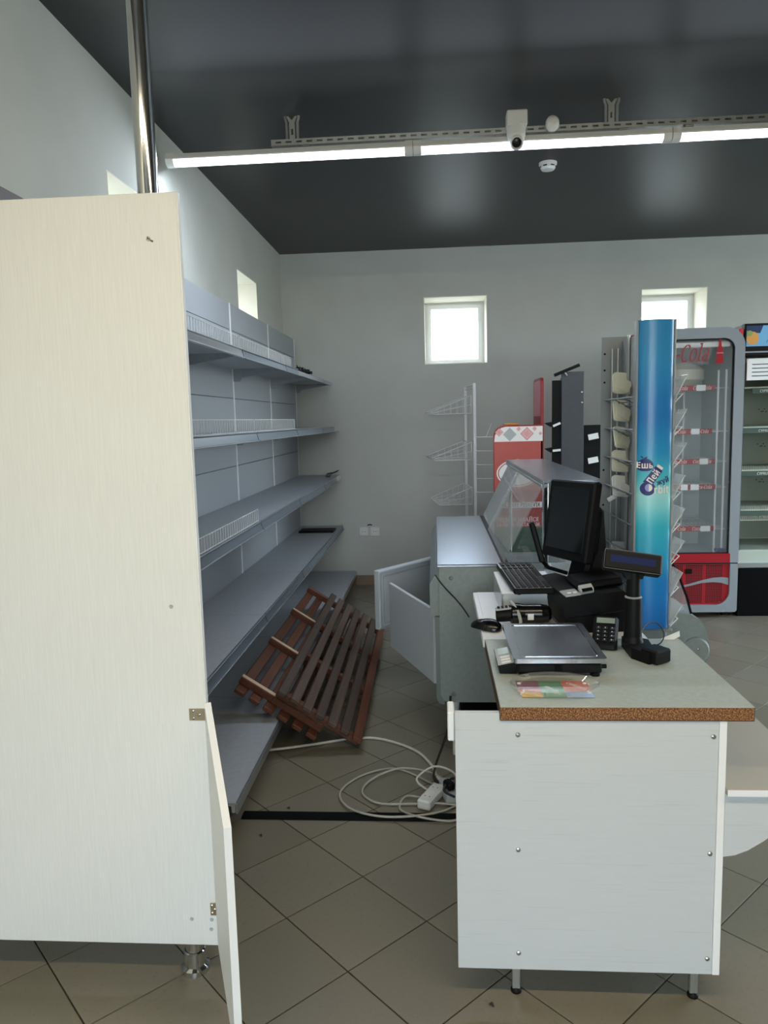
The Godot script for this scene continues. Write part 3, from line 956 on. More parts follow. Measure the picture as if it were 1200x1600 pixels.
# ------------------------------------------------------------------ cash desk
func cash_desk() -> void:
	var t := thing("cash_desk", "white cash desk with a raw chipboard front edge on the worktop", "desk", Vector3(0.45, 0, -2.03))
	part(t, "worktop", MB.new().bx(0.147, 0.747, 0.7655, 0.798, -2.31, -1.752, 0.001), M.chipboard)
	part(t, "laminate", MB.new().bx(0.1465, 0.7475, 0.798, 0.800, -2.3105, -1.7515, 0.0005), M.worktop_laminate)
	part(t, "edge_band", MB.new().bx(0.1455, 0.147, 0.765, 0.798, -2.31, -1.7525), M.dark_edge_band)
	part(t, "edge_band", MB.new().bx(0.747, 0.7485, 0.765, 0.798, -2.31, -1.7525), M.dark_edge_band)
	part(t, "underside", MB.new().bx(0.1465, 0.7475, 0.7642, 0.7655, -2.3105, -1.7515), M.dark_edge_band)
	var zf := -1.756
	var fp := part(t, "front_panel", MB.new().prism([Vector2(0.036, 0.100), Vector2(0.6675, 0.100), Vector2(0.6675, 0.7638), Vector2(0.1445, 0.7638), Vector2(0.1445, 0.782), Vector2(0.036, 0.782)], zf - 0.016, zf), M.white_board)
	for q in [[0.189, 0.727], [0.655, 0.724], [0.189, 0.426], [0.655, 0.423], [0.189, 0.145], [0.656, 0.142]]:
		screw_head(fp, Vector3(q[0], q[1], zf), 0.0065, M.screw)
	part(t, "side_panel", MB.new().bx(0.6685, 0.6865, 0.098, 0.764, -2.30, zf + 0.001, 0.001), M.white_edge)
	part(t, "side_panel", MB.new().bx(0.400, 0.416, 0.098, 0.764, -2.30, zf - 0.017, 0.001), M.white_board)
	part(t, "cable_cover", MB.new().bx(0.018, 0.0355, 0.700, 0.776, -1.85, -1.776, 0.003), M.white_edge)
	for x in [0.187, 0.640]:
		var lg := part(t, "leg", MB.new().bx(x - 0.010, x + 0.010, 0.012, 0.102, -1.812, -1.796, 0.001), M.zinc)
		part(lg, "foot", MB.new().lathe([Vector2(0, 0), Vector2(0.014, 0), Vector2(0.014, 0.006), Vector2(0.008, 0.014), Vector2(0, 0.014)], Vector3(x, 0.0, -1.804), Basis(), 14), M.black_plastic)
		part(t, "leg", MB.new().bx(x - 0.010, x + 0.010, 0.0, 0.102, -2.262, -2.246, 0.001), M.zinc)
	# low bag shelf on the customers' side
	part(t, "bag_shelf", MB.new().bx(0.687, 0.934, 0.580, 0.596, -2.29, -1.742, 0.001), M.bag_shelf_grey)
	part(t, "shelf_edge", MB.new().bx(0.687, 0.934, 0.580, 0.596, -1.7418, -1.7405), M.white_edge)
	part(t, "shelf_bracket", MB.new().prism([Vector2(0.687, 0.4155), Vector2(0.715, 0.420), Vector2(0.745, 0.433), Vector2(0.783, 0.4585), Vector2(0.815, 0.486), Vector2(0.85, 0.522), Vector2(0.88, 0.5795), Vector2(0.687, 0.5795)], -1.772, -1.756), M.white_board)
	# second table behind it
	var b := thing("side_table", "white side table behind the cash desk holding printer and monitor", "table", Vector3(0.4, 0, -2.63))
	part(b, "table_top", MB.new().bx(0.140, 0.655, 0.772, 0.800, -2.955, -2.3125, 0.002), M.white_edge)
	part(b, "loose_sheet", MB.new().bx(0.156, 0.50, 0.8002, 0.803, -2.945, -2.42, 0.0008), M.white_edge)
	part(b, "side_panel", MB.new().bx(0.300, 0.316, 0.0, 0.772, -2.94, -2.33, 0.001), M.white_board)
	part(b, "side_panel", MB.new().bx(0.632, 0.648, 0.0, 0.772, -2.94, -2.33, 0.001), M.white_board)
	part(b, "back_panel", MB.new().bx(0.317, 0.631, 0.08, 0.771, -2.94, -2.924, 0.001), M.white_board)

# ------------------------------------------------------------------ refrigerated display case
func display_case() -> void:
	var zn := -3.10
	var zf := -4.665
	var t := thing("display_case", "grey refrigerated display case with steel worktop and sloping glass", "display case", Vector3(0.55, 0, (zn + zf) / 2))
	var body := [Vector2(0.004, 0.315), Vector2(0.012, 0.290), Vector2(0.035, 0.280), Vector2(0.90, 0.280), Vector2(1.0, 0.36), Vector2(1.02, 0.45), Vector2(1.02, 0.60), Vector2(0.97, 0.655), Vector2(0.31, 0.64), Vector2(0.285, 0.874), Vector2(0.004, 0.874)]
	part(t, "body", MB.new().prism(body, zf + 0.03, zn - 0.032), M.case_grey)
	var ep := part(t, "end_panel", MB.new().prism(body.map(func(q): return q + Vector2(0, 0.001)), zn - 0.031, zn, Transform3D(), true), M.case_grey)
	for q in [[0.055, 0.828], [0.062, 0.318]]:
		screw_head(ep, Vector3(q[0], q[1], zn), 0.009, M.case_edge)
	part(t, "end_panel", MB.new().prism(body, zf, zf + 0.029, Transform3D(), true), M.case_grey)
	# raised rim along the seller's edge of the end panel
	part(t, "side_rim", MB.new().prism([Vector2(-0.014, 0.30), Vector2(-0.004, 0.278), Vector2(0.02, 0.272), Vector2(0.02, 0.285), Vector2(0.004, 0.31), Vector2(0.004, 0.66), Vector2(-0.014, 0.66)], zn - 0.045, zn + 0.004, Transform3D(), true), M.case_edge)
	part(t, "upper_rail", MB.new().prism([Vector2(0.0035, 0.845), Vector2(-0.012, 0.84), Vector2(-0.036, 0.80), Vector2(-0.036, 0.665), Vector2(-0.028, 0.655), Vector2(0.0035, 0.64)], zf + 0.03, zn - 0.02), M.case_grey)
	part(t, "worktop", MB.new().bx(-0.004, 0.284, 0.875, 0.888, zf + 0.005, zn + 0.006, 0.003), M.stainless)
	part(t, "upper_shelf", MB.new().prism([Vector2(0.438, 1.236), Vector2(0.678, 1.236), Vector2(0.683, 1.230), Vector2(0.683, 1.213), Vector2(0.680, 1.213), Vector2(0.678, 1.226), Vector2(0.444, 1.226), Vector2(0.440, 1.206), Vector2(0.436, 1.206)], zf - 0.03, zn + 0.012), M.stainless)
	# sloping panes on the seller's side, two sliding halves
	var lo := Vector2(0.280, 0.892)
	var hi := Vector2(0.444, 1.218)
	var mid := lerpf(zn, zf, 0.62)
	part(t, "sliding_pane", MB.new().sheet([lo, hi], mid, zn - 0.01, 0.005), M.pane)
	part(t, "sliding_pane", MB.new().sheet([lo + Vector2(0.012, 0), hi + Vector2(0.012, 0)], zf + 0.01, mid + 0.03, 0.005), M.hazy_pane)
	for e in [lo, hi]:
		part(t, "slide_rail", MB.new().bx(e.x - 0.010, e.x + 0.018, e.y - 0.012, e.y - 0.001, zf + 0.01, zn - 0.005, 0.001), M.aluminium if e == hi else M.black_plastic)
	# bowed glass on the customers' side
	var bow := [Vector2(0.664, 1.222), Vector2(0.735, 1.185), Vector2(0.80, 1.125), Vector2(0.86, 1.055), Vector2(0.915, 0.975), Vector2(0.968, 0.887), Vector2(1.006, 0.810), Vector2(1.034, 0.738), Vector2(1.054, 0.664)]
	part(t, "bowed_glass", MB.new().sheet(bow, zf + 0.01, zn - 0.01, 0.006), M.pane)
	var side := [lo + Vector2(0.03, 0.0)] + [hi + Vector2(0.012, 0.0)] + bow.map(func(q): return q - Vector2(0.006, 0.004)) + [Vector2(0.97, 0.672), Vector2(0.32, 0.66)]
	part(t, "side_glass", MB.new().prism(side, zn - 0.020, zn - 0.015), M.pane)
	part(t, "side_glass", MB.new().prism(side, zf + 0.015, zf + 0.020), M.pane)
	part(t, "edge_seal", MB.new().sheet(bow, zn - 0.0145, zn - 0.008, 0.009), M.black_plastic)
	for z in [zn - 0.03, zf + 0.03]:
		part(t, "post", MB.new().bx(0.446, 0.466, 0.66, 1.224, z - 0.008, z + 0.008, 0.003), M.chrome)
		part(t, "post", MB.new().bx(0.652, 0.668, 0.67, 1.224, z - 0.008, z + 0.008, 0.003), M.chrome)
	for k in 4:
		var z := lerpf(zn - 0.08, zf + 0.42, k / 3.0)
		part(t, "deck_tray", MB.new().bx(0.34, 0.95, 0.657, 0.667, z - 0.34, z - 0.01, 0.002), M.case_edge)
	# bumper with a round end cap
	var bump := [Vector2(0.90, 0.655), Vector2(0.98, 0.672), Vector2(1.05, 0.664), Vector2(1.085, 0.642), Vector2(1.108, 0.608), Vector2(1.122, 0.565), Vector2(1.132, 0.515), Vector2(1.126, 0.475), Vector2(1.10, 0.445), Vector2(1.06, 0.43), Vector2(1.02, 0.45), Vector2(1.0, 0.58)]
	part(t, "bumper", MB.new().prism(bump, zf + 0.002, zn + 0.004, Transform3D(), true), M.case_grey)
	var cap := part(t, "bumper_cap", MB.new().lathe([Vector2(0.0, 0.014), Vector2(0.048, 0.012), Vector2(0.055, 0.006), Vector2(0.056, 0.0), Vector2(0.0, 0.0)], Vector3(1.072, 0.512, zn + 0.0045), Basis(Vector3.RIGHT, PI / 2), 28), M.case_grey)
	screw_head(cap, Vector3(1.078, 0.52, zn + 0.0186), 0.007, M.screw)
	# plinth and feet
	part(t, "plinth", MB.new().bx(0.10, 0.88, 0.07, 0.279, zf + 0.06, zn - 0.06, 0.004), M.black_base)
	for q in [[0.07, zn - 0.10], [0.07, zf + 0.12], [0.86, zn - 0.10], [0.86, zf + 0.12]]:
		part(t, "leg", MB.new().rod(Vector3(q[0], 0.0, q[1]), Vector3(q[0], 0.279, q[1]), 0.016, 12), M.plastic_white)
	# doors of the cold store, standing open on the seller's side
	case_door(t, Vector3(-0.016, 0.305, -3.262), Vector3(-0.250, 0.305, -3.83), 0.345, false)
	case_door(t, Vector3(-0.016, 0.305, -4.575), Vector3(-0.350, 0.305, -4.14), 0.345, true)
	part(t, "cable", MB.new().tube(curve([Vector3(-0.012, 0.845, zn + 0.004), Vector3(0.02, 0.80, zn + 0.006), Vector3(0.09, 0.72, zn + 0.006), Vector3(0.13, 0.66, zn + 0.008)], 8), 0.003, 6), M.cable_black)
	solo("price_card", MB.new().box(Vector3(0.62, 0.728, -3.30), Vector3(0.10, 0.12, 0.003), 0.0, Basis(Vector3.UP, 0.3)), M.paper, "white price card standing on the deck inside the display case", "card", Vector3(0.62, 0.668, -3.30))
	for k in 3:
		var b := thing("plastic_box", ["pale plastic box in the display case, nearest the till monitor", "middle one of three pale plastic boxes in the display case", "pale plastic box in the display case, nearest the back wall"][k], "box", Vector3(0.55 + 0.1 * k, 0.668, -3.45 - 0.32 * k), "boxes inside the display case")
		part(b, "tub", MB.new().frame(rrect(-0.075, 0.075, -0.10, 0.10, [0.01, 0.01, 0.01, 0.01], 2), rrect(-0.068, 0.068, -0.093, 0.093, [0.01, 0.01, 0.01, 0.01], 2), 0.0, 0.07), M.door_white, true).rotation.x = -PI / 2
		part(b, "bottom", MB.new().bx(-0.07, 0.07, 0.0, 0.004, -0.095, 0.095), M.door_white, true)

func case_door(t: Node, a: Vector3, b: Vector3, hgt: float, inside: bool) -> void:
	if (b - a).x < 0.0:            # so that the local z axis looks towards the shop front
		var c := a
		a = b
		b = c
	var w := (b - a).length()
	var ex := (b - a).normalized()
	var xf := Transform3D(Basis(ex, Vector3.UP, ex.cross(Vector3.UP)), a)
	var th := 0.018 if not inside else 0.038
	var leaf := MB.new()
	leaf.box(Vector3(w / 2, hgt / 2, 0), Vector3(w, hgt, th), 0.003)
	var lm := MB.new()
	lm.v = xf * leaf.v
	lm.n = Transform3D(xf.basis, Vector3.ZERO) * leaf.n
	lm.uv = leaf.uv
	var dr := part(t, "door", lm, M.door_white)
	if inside:
		for q in [[0.006, 0.014, 0.006, M.gasket], [0.020, 0.010, 0.004, M.door_white], [0.034, 0.006, 0.003, M.gasket]]:
			var gk := MB.new().frame(rrect(q[0], w - q[0], q[0], hgt - q[0], [0.008, 0.008, 0.008, 0.008], 2), rrect(q[0] + q[1], w - q[0] - q[1], q[0] + q[1], hgt - q[0] - q[1], [0.006, 0.006, 0.006, 0.006], 2), th / 2, th / 2 + q[2])
			var gm := MB.new()
			gm.v = xf * gk.v
			gm.n = Transform3D(xf.basis, Vector3.ZERO) * gk.n
			gm.uv = gk.uv
			part(dr, "gasket", gm, q[3])

# ------------------------------------------------------------------ gum stand
func gum_stand() -> void:
	var zn := -2.55
	var zf := -3.02
	var x0 := 0.667
	var x1 := 0.790
	var y0 := 0.765
	var y1 := 1.803
	var t := thing("gum_display_stand", "tall chewing gum stand with a rounded blue printed front", "display stand", Vector3(0.73, 0, -2.78))
	# pedestal to the floor
	part(t, "pedestal", MB.new().bx(0.665, 0.795, 0.02, y0 - 0.012, zf + 0.005, zn - 0.03, 0.006), M.case_grey)
	part(t, "foot_plate", MB.new().bx(0.662, 0.84, 0.0, 0.02, zf - 0.02, zn - 0.01, 0.004), M.case_grey)
	part(t, "base_plate", MB.new().bx(0.664, 0.80, y0 - 0.012, y0, zf - 0.005, zn + 0.012, 0.003), M.case_grey)
	# curved printed front
	var cx := (x0 + x1) / 2
	var rx := (x1 - x0) / 2 - 0.004
	var bul := 0.030
	var sg := 24
	var wrap := MB.new()
	var arc := []
	for k in sg + 1:
		var a := PI - PI * k / sg
		arc.append([Vector3(cx + cos(a) * rx, 0, zn + sin(a) * bul), Vector3(cos(a) / rx, 0, sin(a) / bul).normalized(), float(k) / sg])
	for k in sg:
		var p: Array = arc[k]
		var q: Array = arc[k + 1]
		var A: Vector3 = p[0] + Vector3(0, y0 + 0.004, 0)
		var B: Vector3 = q[0] + Vector3(0, y0 + 0.004, 0)
		var C: Vector3 = q[0] + Vector3(0, y1, 0)
		var D: Vector3 = p[0] + Vector3(0, y1, 0)
		wrap.tri3(A, B, C, p[1], q[1], q[1], Vector2(p[2], 1), Vector2(q[2], 1), Vector2(q[2], 0))
		wrap.tri3(A, C, D, p[1], q[1], p[1], Vector2(p[2], 1), Vector2(q[2], 0), Vector2(p[2], 0))
	var front := part(t, "blue_front", wrap, M.blue_wrap)
	front.set_meta("label", "curved blue and turquoise printed front with gum lettering")
	for e in [x0 - 0.002, x1 - 0.004]:
		part(t, "side_frame", MB.new().bx(e, e + 0.007, y0, y1 + 0.001, zn - 0.03, zn + 0.006, 0.001), M.fridge_frame)
	part(t, "front_backing", MB.new().bx(x0 + 0.005, x1 - 0.005, y0, y1 - 0.002, zn - 0.006, zn - 0.002), M.fridge_frame)
	# core and far end plate
	part(t, "core", MB.new().bx(cx + 0.004, cx + 0.016, y0, y1 - 0.02, zf + 0.006, zn - 0.007, 0.001), M.fridge_frame)
	var fp := part(t, "far_plate", MB.new().bx(0.655, 0.835, y0, y1 - 0.003, zf - 0.004, zf, 0.001), M.fridge_frame)
	for yy in [1.735, 1.672, 1.625, 1.28, 1.14, 1.02]:
		part(fp, "hole", MB.new().lathe([Vector2(0.0042, 0.0), Vector2(0.0042, 0.0008), Vector2(0, 0.0008)], Vector3(0.668, yy, zf), Basis(Vector3.RIGHT, PI / 2), 10), M.black_rough)
	for xx in [0.690, 0.712]:
		part(t, "upright_wire", MB.new().rod(Vector3(xx, y0, zf + 0.03), Vector3(xx, y1 - 0.05, zf + 0.03), 0.003, 6), M.zinc)
	part(t, "slot_post", MB.new().bx(cx - 0.006, cx + 0.002, y0, y1 - 0.01, zf + 0.12, zf + 0.135, 0.001), M.zinc)
	# wire trays, both sides
	for k in 8:
		var y := 1.532 - k * 0.1095
		if k < 8:
			for s in [-1.0, 1.0]:
				if s < 0 and k == 7: continue
				var mb := MB.new()
				var bi: Vector3 = Vector3(cx + s * 0.060, y + 0.008, 0)      # inner hook
				var bo: Vector3 = Vector3(cx + s * 0.066, y, 0)
				var tip: Vector3 = Vector3(cx + s * 0.094, y + 0.030, 0)
				if s < 0:
					bi = Vector3(0.732, y - 0.006, 0); bo = Vector3(0.718, y - 0.004, 0); tip = Vector3(0.667, y + 0.024, 0)
				for z in ([zn - 0.008, zn - 0.16, zn - 0.31, zf + 0.015]):
					var dz := Vector3(0, 0, z)
					mb.tube([bi + dz, bo + dz, tip + dz], 0.0019 if s > 0 else 0.0024, 6)
				for q in [bo, bo.lerp(tip, 0.5), tip]:
					mb.rod(q + Vector3(0, 0, zn - 0.008), q + Vector3(0, 0, zf + 0.015), 0.0017 if s > 0 else 0.0030, 6)
				part(t, "wire_tray", mb, M.white_wire if s > 0 else M.tray_steel)
	# what hangs in the trays
	for k in 8:
		var y := 1.532 - k * 0.1095
		if k == 3 or k == 5:
			pass
		var rot := Basis(Vector3.BACK, -0.45 - 0.05 * (k % 3))
		var mb := MB.new().box(Vector3(cx + 0.076, y + 0.052, zn - 0.02), Vector3(0.004, 0.085, 0.10), 0.001, rot)
		solo("plastic_pouch", mb, M.thin_plastic, "clear plastic pouch in the %s wire tray right of the blue front" % ["topmost", "second highest", "third highest", "fourth highest", "fourth lowest", "third lowest", "second lowest", "lowest"][k], "pouch", Vector3(cx + 0.08, y + 0.01, zn - 0.05), "clear pouches in the right trays")
	var packs := [[0, M.paper_cream, 1.615, "cream wrapped pack in the topmost wire tray behind the blue front"], [1, M.paper_cream, 1.512, "cream wrapped pack in the second wire tray down behind the blue front"], [2, M.paper_cream, 1.412, "cream wrapped pack in the third wire tray down behind the blue front"], [3, M.paper_cream, 1.322, "cream wrapped pack in the fourth wire tray down behind the blue front"], [4, M.paper, 1.226, "white wrapped pack with a paper tail in a wire tray behind the blue front"], [7, M.thin_plastic, 0.97, "crumpled clear bag in the lowest wire tray behind the blue front"]]
	for q in packs:
		var y: float = q[2]
		var pk := MB.new()
		var tw := 0.22 * (int(q[0]) % 3 - 1)
		var bk := Basis(Vector3.BACK, 0.25 * tw) * Basis(Vector3.RIGHT, -0.35) * Basis(Vector3.UP, 0.35 + tw)
		for e in [[0.0, 0.034, 0.042, 0.004], [0.0025, 0.030, 0.037, 0.004], [0.005, 0.024, 0.030, 0.003]]:     # a flat puffed packet
			for sd in [-1.0, 1.0]:
				pk.prism(rrect(-e[1], e[1], -e[2], e[2], [0.014, 0.014, 0.008, 0.008], 4), sd * e[0], sd * (e[0] + e[3]), Transform3D(bk, Vector3(0.703, y, zf + 0.13)))
		pk.prism(rrect(-0.020, 0.020, -0.026, 0.022, [0.004, 0.012, 0.004, 0.004], 3), 0.010, 0.0115, Transform3D(bk * Basis(Vector3.BACK, -0.45), Vector3(0.709, y - 0.012, zf + 0.15)))
		if q[0] == 4:
			pk.box(Vector3(0.672, y - 0.045, zf + 0.13), Vector3(0.035, 0.016, 0.003), 0.0, Basis(Vector3.BACK, 0.5))
		solo("wrapped_pack", pk, q[1], q[3], "pack", Vector3(0.70, y - 0.04, zf + 0.12), "packs in the left trays")
	# lettering on the curved front
	bent(front, "Ешь", 0.030, 0.6935, 1.329, M.white_print, 0.0, cx, rx, bul, zn, 0.80)
	bent(front, "Пей", 0.032, 0.7205, 1.291, M.white_print, 0.95, cx, rx, bul, zn, 0.80)
	bent(front, "жуй", 0.026, 0.7520, 1.276, M.navy_print, 0.30, cx, rx, bul, zn, 0.85)
	bent(front, "rbit", 0.036, 0.7480, 1.247, M.white_print, 0.0, cx, rx, bul, zn, 0.85)
	# apple, can and ring marks
	bent_shape(front, "apple_mark", ell(0.0, 0.0, 0.0255, 0.0215, 24).map(func(q): return q + Vector2(0, -0.003 * absf(q.x) / 0.02)), 0.6945, 1.331, M.navy_print, 0.0, cx, rx, bul, zn, 0.0012)
	bent_shape(front, "leaf_mark", [Vector2(0, 0), Vector2(0.004, 0.004), Vector2(0.012, 0.006), Vector2(0.008, 0.0)], 0.690, 1.352, M.navy_print, 0.0, cx, rx, bul, zn, 0.0012)
	bent_shape(front, "leaf_mark", [Vector2(0, 0), Vector2(-0.003, 0.005), Vector2(-0.010, 0.009), Vector2(-0.007, 0.002)], 0.690, 1.352, M.navy_print, 0.0, cx, rx, bul, zn, 0.0012)
	bent_shape(front, "can_mark", [Vector2(-0.034, -0.015), Vector2(0.028, -0.015), Vector2(0.033, -0.011), Vector2(0.033, 0.011), Vector2(0.028, 0.015), Vector2(-0.034, 0.015)], 0.7205, 1.293, M.navy_print, 0.95, cx, rx, bul, zn, 0.0012)
	bent_shape(front, "can_mark", [Vector2(0.031, -0.011), Vector2(0.040, -0.011), Vector2(0.040, 0.011), Vector2(0.031, 0.011)], 0.7205, 1.293, M.white_print, 0.95, cx, rx, bul, zn, 0.0013)
	bent_shape(front, "ring_mark", ell(0, 0, 0.0235, 0.0235, 28), 0.7035, 1.251, M.navy_print, 0.0, cx, rx, bul, zn, 0.0010)
	bent_shape(front, "ring_mark", ell(0.003, 0.003, 0.012, 0.013, 24), 0.7035, 1.251, M.lilac_print, 0.0, cx, rx, bul, zn, 0.0014)
	bent_shape(front, "ring_mark", [Vector2(0.003, -0.010), Vector2(0.011, -0.006), Vector2(0.014, 0.002), Vector2(0.011, 0.011), Vector2(0.003, 0.015)], 0.7035, 1.251, M.white_print, 0.0, cx, rx, bul, zn, 0.0018)

func on_front(x: float, y: float, cx: float, rx: float, bul: float, zn: float, lift: float) -> Vector3:
	var s := clampf((x - cx) / rx, -0.995, 0.995)
	return Vector3(cx + s * rx, y, zn + sqrt(1.0 - s * s) * bul + lift)

func bent(p: Node, s: String, size: float, x: float, y: float, m: Material, turn: float, cx: float, rx: float, bul: float, zn: float, squeeze: float) -> void:
	var w := words(s, "Droid Sans", size, true)
	var flat := MB.new().add(w[0], Transform3D(Basis(Vector3.BACK, turn) * Basis.from_scale(Vector3(squeeze, 1, 1)), Vector3(x, y, 0)))
	for i in flat.v.size():
		var q := flat.v[i]
		flat.v[i] = on_front(q.x, q.y, cx, rx, bul, zn, 0.0022 + q.z)
	part(p, "lettering", flat, m)

func bent_shape(p: Node, called: String, poly: Array, x: float, y: float, m: Material, turn: float, cx: float, rx: float, bul: float, zn: float, lift: float) -> void:
	# a flat printed mark laid on the curve: cut into narrow columns so that it follows the bulge
	var pts := []
	for q in poly:
		pts.append((q as Vector2).rotated(turn) + Vector2(x, y))
	var mb := MB.new()
	var lo := 1e9
	var hi := -1e9
	for q in pts:
		lo = minf(lo, q.x); hi = maxf(hi, q.x)
	var n := 12
	for k in n:
		var a := lerpf(lo, hi, float(k) / n)
		var b := lerpf(lo, hi, float(k + 1) / n)
		var col := PackedVector2Array([Vector2(a, -9), Vector2(b, -9), Vector2(b, 9), Vector2(a, 9)])
		for cut in Geometry2D.intersect_polygons(PackedVector2Array(pts), col):
			var idx := Geometry2D.triangulate_polygon(cut)
			for i in range(0, idx.size(), 3):
				var tr := []
				for j in 3:
					tr.append(on_front(cut[idx[i + j]].x, cut[idx[i + j]].y, cx, rx, bul, zn, lift))
				var nn: Vector3 = ((tr[1] - tr[0]) as Vector3).cross(tr[2] - tr[0]).normalized()
				if nn.z < 0: nn = -nn
				mb.tri(tr[0], tr[1], tr[2], nn)
	part(p, called, mb, m)

# ------------------------------------------------------------------ coolers
func coolers() -> void:
	var zf := -5.45
	var x0 := 1.450
	var x1 := 2.170
	var t := thing("drinks_cooler", "upright drinks cooler with red grille and glass door with cola lettering", "cooler", Vector3(1.81, 0, -5.83))
	var zb := -6.22
	part(t, "side_wall", MB.new().bx(x0, x0 + 0.03, 0.05, 2.075, zb, zf - 0.041, 0.003), M.red_panel)
	part(t, "side_wall", MB.new().bx(x1 - 0.03, x1, 0.05, 2.075, zb, zf - 0.041, 0.003), M.red_panel)
	part(t, "top_panel", MB.new().bx(x0 + 0.03, x1 - 0.03, 2.035, 2.075, zb, zf - 0.041, 0.003), M.fridge_frame)
	part(t, "back_wall", MB.new().bx(x0 + 0.03, x1 - 0.03, 0.43, 2.035, zb, zb + 0.04), M.fridge_inside)
	for e in [[x0 + 0.03, x0 + 0.036], [x1 - 0.036, x1 - 0.03]]:
		part(t, "inner_lining", MB.new().bx(e[0], e[1], 0.43, 2.035, zb + 0.04, zf - 0.045), M.fridge_inside)
	part(t, "deck", MB.new().bx(x0 + 0.03, x1 - 0.03, 0.415, 0.43, zb, zf - 0.060), M.fridge_inside)
	part(t, "door_gap_shade", MB.new().bx(x0 + 0.003, x1 - 0.003, 0.4041, 0.4119, zf - 0.059, zf - 0.002), M.black_rough)  # solid black strip, paints the shade inside the gap below the door
	part(t, "machine_box", MB.new().bx(x0 + 0.03, x1 - 0.03, 0.06, 0.404, zb, zf - 0.06), M.black_base)
	for q in [[x0 + 0.06, zf - 0.1], [x1 - 0.06, zf - 0.1], [x0 + 0.06, zb + 0.06], [x1 - 0.06, zb + 0.06]]:
		part(t, "foot", MB.new().rod(Vector3(q[0], 0, q[1]), Vector3(q[0], 0.06, q[1]), 0.016, 10), M.black_plastic)
	# door
	var outer := rrect(x0, x1, 0.412, 2.085, [0.13, 0.13, 0.004, 0.004])
	var inner := rrect(x0 + 0.068, x1 - 0.068, 0.478, 2.010, [0.075, 0.075, 0.004, 0.004])
	var door := part(t, "door_frame", MB.new().frame(outer, inner, zf - 0.04, zf), M.fridge_frame)
	part(door, "gasket", MB.new().frame(rrect(x0 + 0.067, x1 - 0.067, 0.477, 2.011, [0.075, 0.075, 0.004, 0.004]), rrect(x0 + 0.074, x1 - 0.074, 0.484, 2.004, [0.07, 0.07, 0.004, 0.004]), zf - 0.036, zf - 0.012), M.black_plastic)
	part(door, "glass", MB.new().prism(rrect(x0 + 0.07, x1 - 0.07, 0.480, 2.008, [0.073, 0.073, 0.004, 0.004]), zf - 0.026, zf - 0.021), M.fridge_pane)
	part(door, "light_bar", MB.new().bx(x0 + 0.08, x1 - 0.08, 1.955, 1.995, zf - 0.085, zf - 0.055, 0.004), M.plastic_white)
	part(door, "red_band", MB.new().bx(x0 + 0.066, x1 - 0.058, 0.413, 0.480, zf - 0.012, zf + 0.003, 0.002), M.cola_red)
	# red ribbon logo on the glass
	var zl := zf - 0.0195
	part(door, "logo_patch", MB.new().prism([Vector2(1.525, 1.83), Vector2(1.925, 1.835), Vector2(1.965, 1.985), Vector2(1.535, 1.985)], zl - 0.0004, zl), M.clear_tray)
	lettering(door, "Coca-Cola", "Droid Serif", 0.165, Vector3(1.712, 1.912, zl + 0.0012), M.dark_red_print, false, 0.35, Basis(), 0.60)
	var bt := []
	var half := [[0.0, 0.025], [0.009, 0.026], [0.045, 0.023], [0.064, 0.021], [0.086, 0.024], [0.101, 0.021], [0.120, 0.011], [0.150, 0.008], [0.159, 0.009], [0.165, 0.008]]
	for q in half: bt.append(Vector2(2.005 + q[1], 1.838 + q[0]))
	half.reverse()
	for q in half: bt.append(Vector2(2.005 - q[1], 1.838 + q[0]))
	part(door, "bottle_mark", MB.new().prism(bt, zl, zl + 0.001), M.cola_red)
	lettering(door, "Coca-Cola", "Droid Serif", 0.013, Vector3(2.005, 1.910, zl + 0.0018), M.white_print, false, 0.25, Basis(), 0.8)
	# shelves with red ticket strips
	var ys := [1.674, 1.360, 1.140, 0.951, 0.641]
	for k in 5:
		var y: float = ys[k]
		var sh := MB.new()
		for i in 21:
			var x := lerpf(x0 + 0.045, x1 - 0.045, i / 20.0)
			sh.rod(Vector3(x, y, zb + 0.05), Vector3(x, y, zf - 0.16), 0.0022, 4)
		for z in [zb + 0.05, zb + 0.3, zf - 0.16]:
			sh.rod(Vector3(x0 + 0.04, y - 0.004, z), Vector3(x1 - 0.04, y - 0.004, z), 0.003, 5)
		var s := part(t, "wire_shelf", sh, M.white_wire)
		var a := x0 + 0.06
		var b := [2.028, 2.015, 2.040, 2.050, 2.046][k] as float
		var st := part(s, "ticket_strip", MB.new().bx(a, b, y - 0.019, y + 0.019, zf - 0.158, zf - 0.152, 0.001), M.cola_red)
		for i in 3:
			lettering(st, "Coca-Cola", "Droid Serif", 0.036, Vector3(lerpf(a + 0.09, b - 0.09, i / 2.0), y, zf - 0.1512), M.white_print, false, 0.25, Basis(), 0.8)
		part(st, "price_ticket", MB.new().bx([1.895, 1.865, 1.93, 1.87, 1.95][k], [1.960, 1.925, 1.99, 1.93, 2.02][k], y - 0.021, y + 0.021, zf - 0.1505, zf - 0.1495), M.paper)
		if k == 3:
			part(st, "price_ticket", MB.new().bx(1.80, 1.85, y - 0.021, y + 0.021, zf - 0.1505, zf - 0.1495), M.paper)
	for q in [[1.905, zf - 0.45], [2.055, zf - 0.17], [2.088, zf - 0.11]]:
		part(t, "shelf_post", MB.new().bx(q[0] - 0.006, q[0] + 0.006, 0.44, 1.80, q[1] - 0.006, q[1] + 0.006, 0.001), M.white_wire)
	part(t, "air_duct", MB.new().bx(x0 + 0.12, 1.84, 0.44, 1.78, zb + 0.04, zb + 0.06, 0.003), M.plastic_white)
	part(t, "thermostat", MB.new().bx(2.03, 2.10, 0.484, 0.505, zf - 0.09, zf - 0.05, 0.002), M.navy_print)
